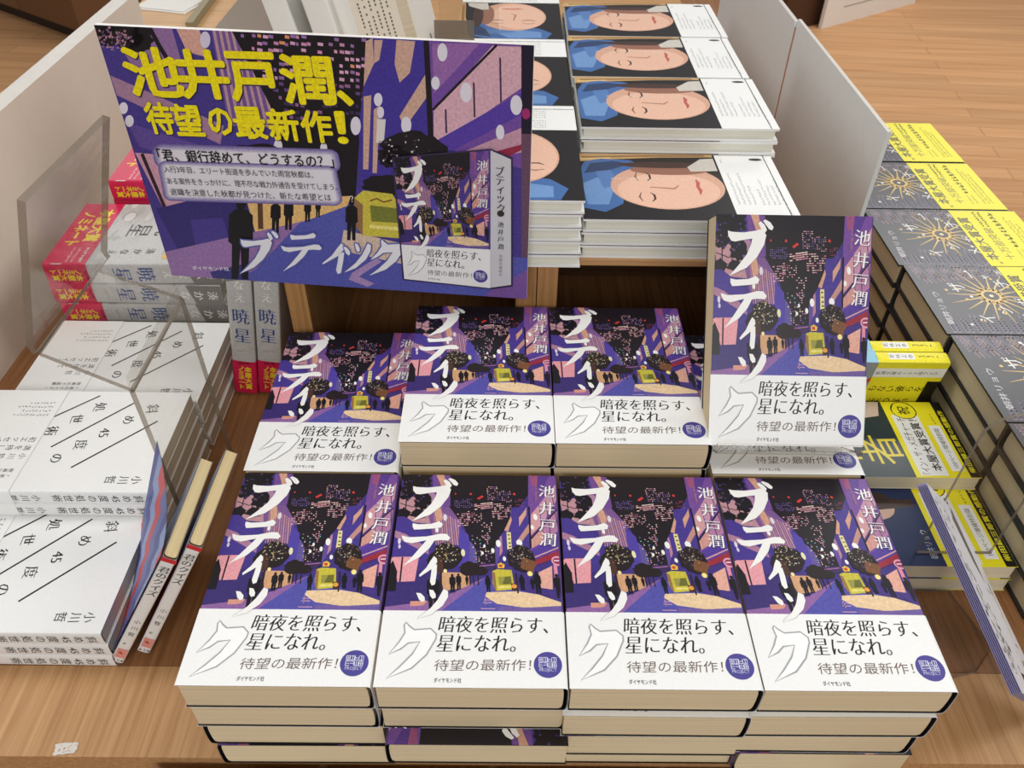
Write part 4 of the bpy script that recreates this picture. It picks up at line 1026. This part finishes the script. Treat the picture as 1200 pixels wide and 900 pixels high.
# clear leaflet holder in front of the right-hand stacks
round_plate('acrylic_holder', 'clear rounded acrylic holder behind the leaning leaflets', (.3215, .178, -.0826), (1, 0, 0), (.02, .02, 1), .066, .166, .024, .003, False)

# ================================================================== THINGS BEHIND THE POSTER
def upright_book(name, label, cat, foot, lean, w, h, t, yaw, cover, spine, pages=(226, 214, 190)):
    o = make_book(name, label, cat, 'white books behind the poster', w, h, t, None, None, 'hard', cover, (240, 238, 232), spine, pages)
    ey = Vector((sin(lean), 0, cos(lean))); ex = Vector((sin(yaw), -cos(yaw), 0)); ex = (ex-ey*ex.dot(ey)).normalized(); ez = ex.cross(ey)
    c = Vector(foot)+ey*h/2000-ex*w/2000-ez*t/2000
    o.matrix_world = Matrix(((ex.x, ey.x, ez.x, c.x), (ex.y, ey.y, ez.y, c.y), (ex.z, ey.z, ez.z, c.z), (0, 0, 0, 1))); return o
b1 = upright_book('white_hardback', 'left white hardback spine leaning behind the poster', 'book', (-.262, .65, .0757), -.22, 130, 190, 26, 0, (232, 232, 228), (234, 234, 230))
b2 = upright_book('white_hardback', 'right white hardback spine leaning behind the poster', 'book', (-.219, .65, .0757), -.22, 130, 190, 27, 0, (232, 232, 228), (234, 234, 230))
cr = empty('text_booklet', 'cream booklet with lines of print standing behind the poster', 'booklet', None, (-.188, .66, .0885)); cr.rotation_euler = (0, radians(-12.5), 0)
m = MB(); m.box((.0, .0004, .0), (.061, .014, .17), paper_edge((226, 214, 190))); m.build('page_block', cr)
m = MB(); m.box((.0, 0, 0), (.050, .0003, .172), ink((236, 228, 212))); r3 = random.Random(2)
for i in range(6):
    for j in range(38):
        if r3.random() < .85: m.box((.008+i*.0062, -.00012, .012+j*.004), (.0098+i*.0062, 0, .0144+j*.004), ink((110, 104, 98)))
m.build('front_cover', cr)
cd = empty('price_card', 'white card standing right of the cream booklet behind the poster', 'card', None, (-.110, .66, .0815)); cd.rotation_euler = (0, radians(-12.5), 0)
m = MB(); m.box((-.012, 0, 0), (.012, .002, .17), ink((238, 236, 230))); m.box((.002, -.0002, .10), (.0035, 0, .12), ink((130, 130, 130))); m.build('card_sheet', cd)
round_plate('acrylic_holder', 'clear rounded acrylic plate behind the poster beside portrait books', (-.06, .80, .0755), (-1, 0, 0), (0, .15, 1), .075, .14, .012)
tg = empty('price_rail', 'clear plastic price rail behind the poster', 'rail', None, (-.105, .62, .0755))
m = MB(); m.box((-.02, 0, 0), (.022, .0015, .150), acrylic('edge')); m.build('rail_strip', tg)
bx = empty('storage_box', 'light oak box at the back left, seen above the poster', 'box', None, (-.53, 1.30, TZ))
m = MB(); m.box((-.165, -.22, 0), (.165, .22, .160), wood((176, 132, 86), (206, 164, 116), 'X', 1.0, .45)); m.build('carcass', bx)
m = MB(); m.box((-.168, -.223, .1601), (.168, .223, .167), wood((182, 138, 92), (210, 168, 120), 'X', 1.0, .45)); m.build('lid', bx)
bk = empty('folded_sheet', 'white folded sheet lying on the oak box at back left', 'sheet', None, (-.640, 1.255, .0502)); bk.rotation_euler = (0, 0, radians(-14))
m = MB(); m.box((-.045, -.055, 0), (.055, .09, .0015), ink((226, 222, 214))); m.box((-.044, -.05, .0016), (.05, .088, .003), ink((220, 216, 210))); m.build('paper', bk)
br_ = MB(); br_.box((-.006, -.09, 0), (.006, .16, .012), paint((142, 130, 100))); o = br_.build('edge_bar'); o.location = (-.572, 1.20, .0502); o.rotation_euler = (0, 0, .05); tag(o, 'narrow olive bar lying on the oak box behind the poster', 'bar')
kb = MB(); kb.box((-.075, -.19, 0), (.075, .17, .004), paint((128, 112, 98))); o = kb.build('grey_board'); o.location = (-.452, 1.29, .0502); tag(o, 'dull grey-brown board lying on the oak box behind the poster', 'board')

# ================================================================== worn sticker on the front board
rs = random.Random(12); m = MB(); pts = []
for i in range(26):
    a = 2*pi*i/26; k = 1+rs.uniform(-.12, .08); sx = .0085*max(-1, min(1, 1.5*cos(a)))*k; sy = .0045*max(-1, min(1, 1.5*sin(a)))*k
    pts.append((sx, sy, 0))
m.face(pts, ink((222, 216, 208), .6, .02)); m.face([(x, y, -.0003) for x, y, z in pts][::-1], ink((222, 216, 208), .6, .02))
for _ in range(16):
    x, y = rs.uniform(-.007, .007), rs.uniform(-.0035, .0035); m.face([(x, y, .0001), (x+.0012, y+.0003, .0001), (x+.001, y+.0012, .0001)], ink((176, 132, 90)))
sk = m.build('sticker_residue'); sk.location = (-.377, .0105, TZ+.0006); sk.rotation_euler = (0, 0, .15); tag(sk, 'torn white sticker patch on the front edge of the table', 'sticker')
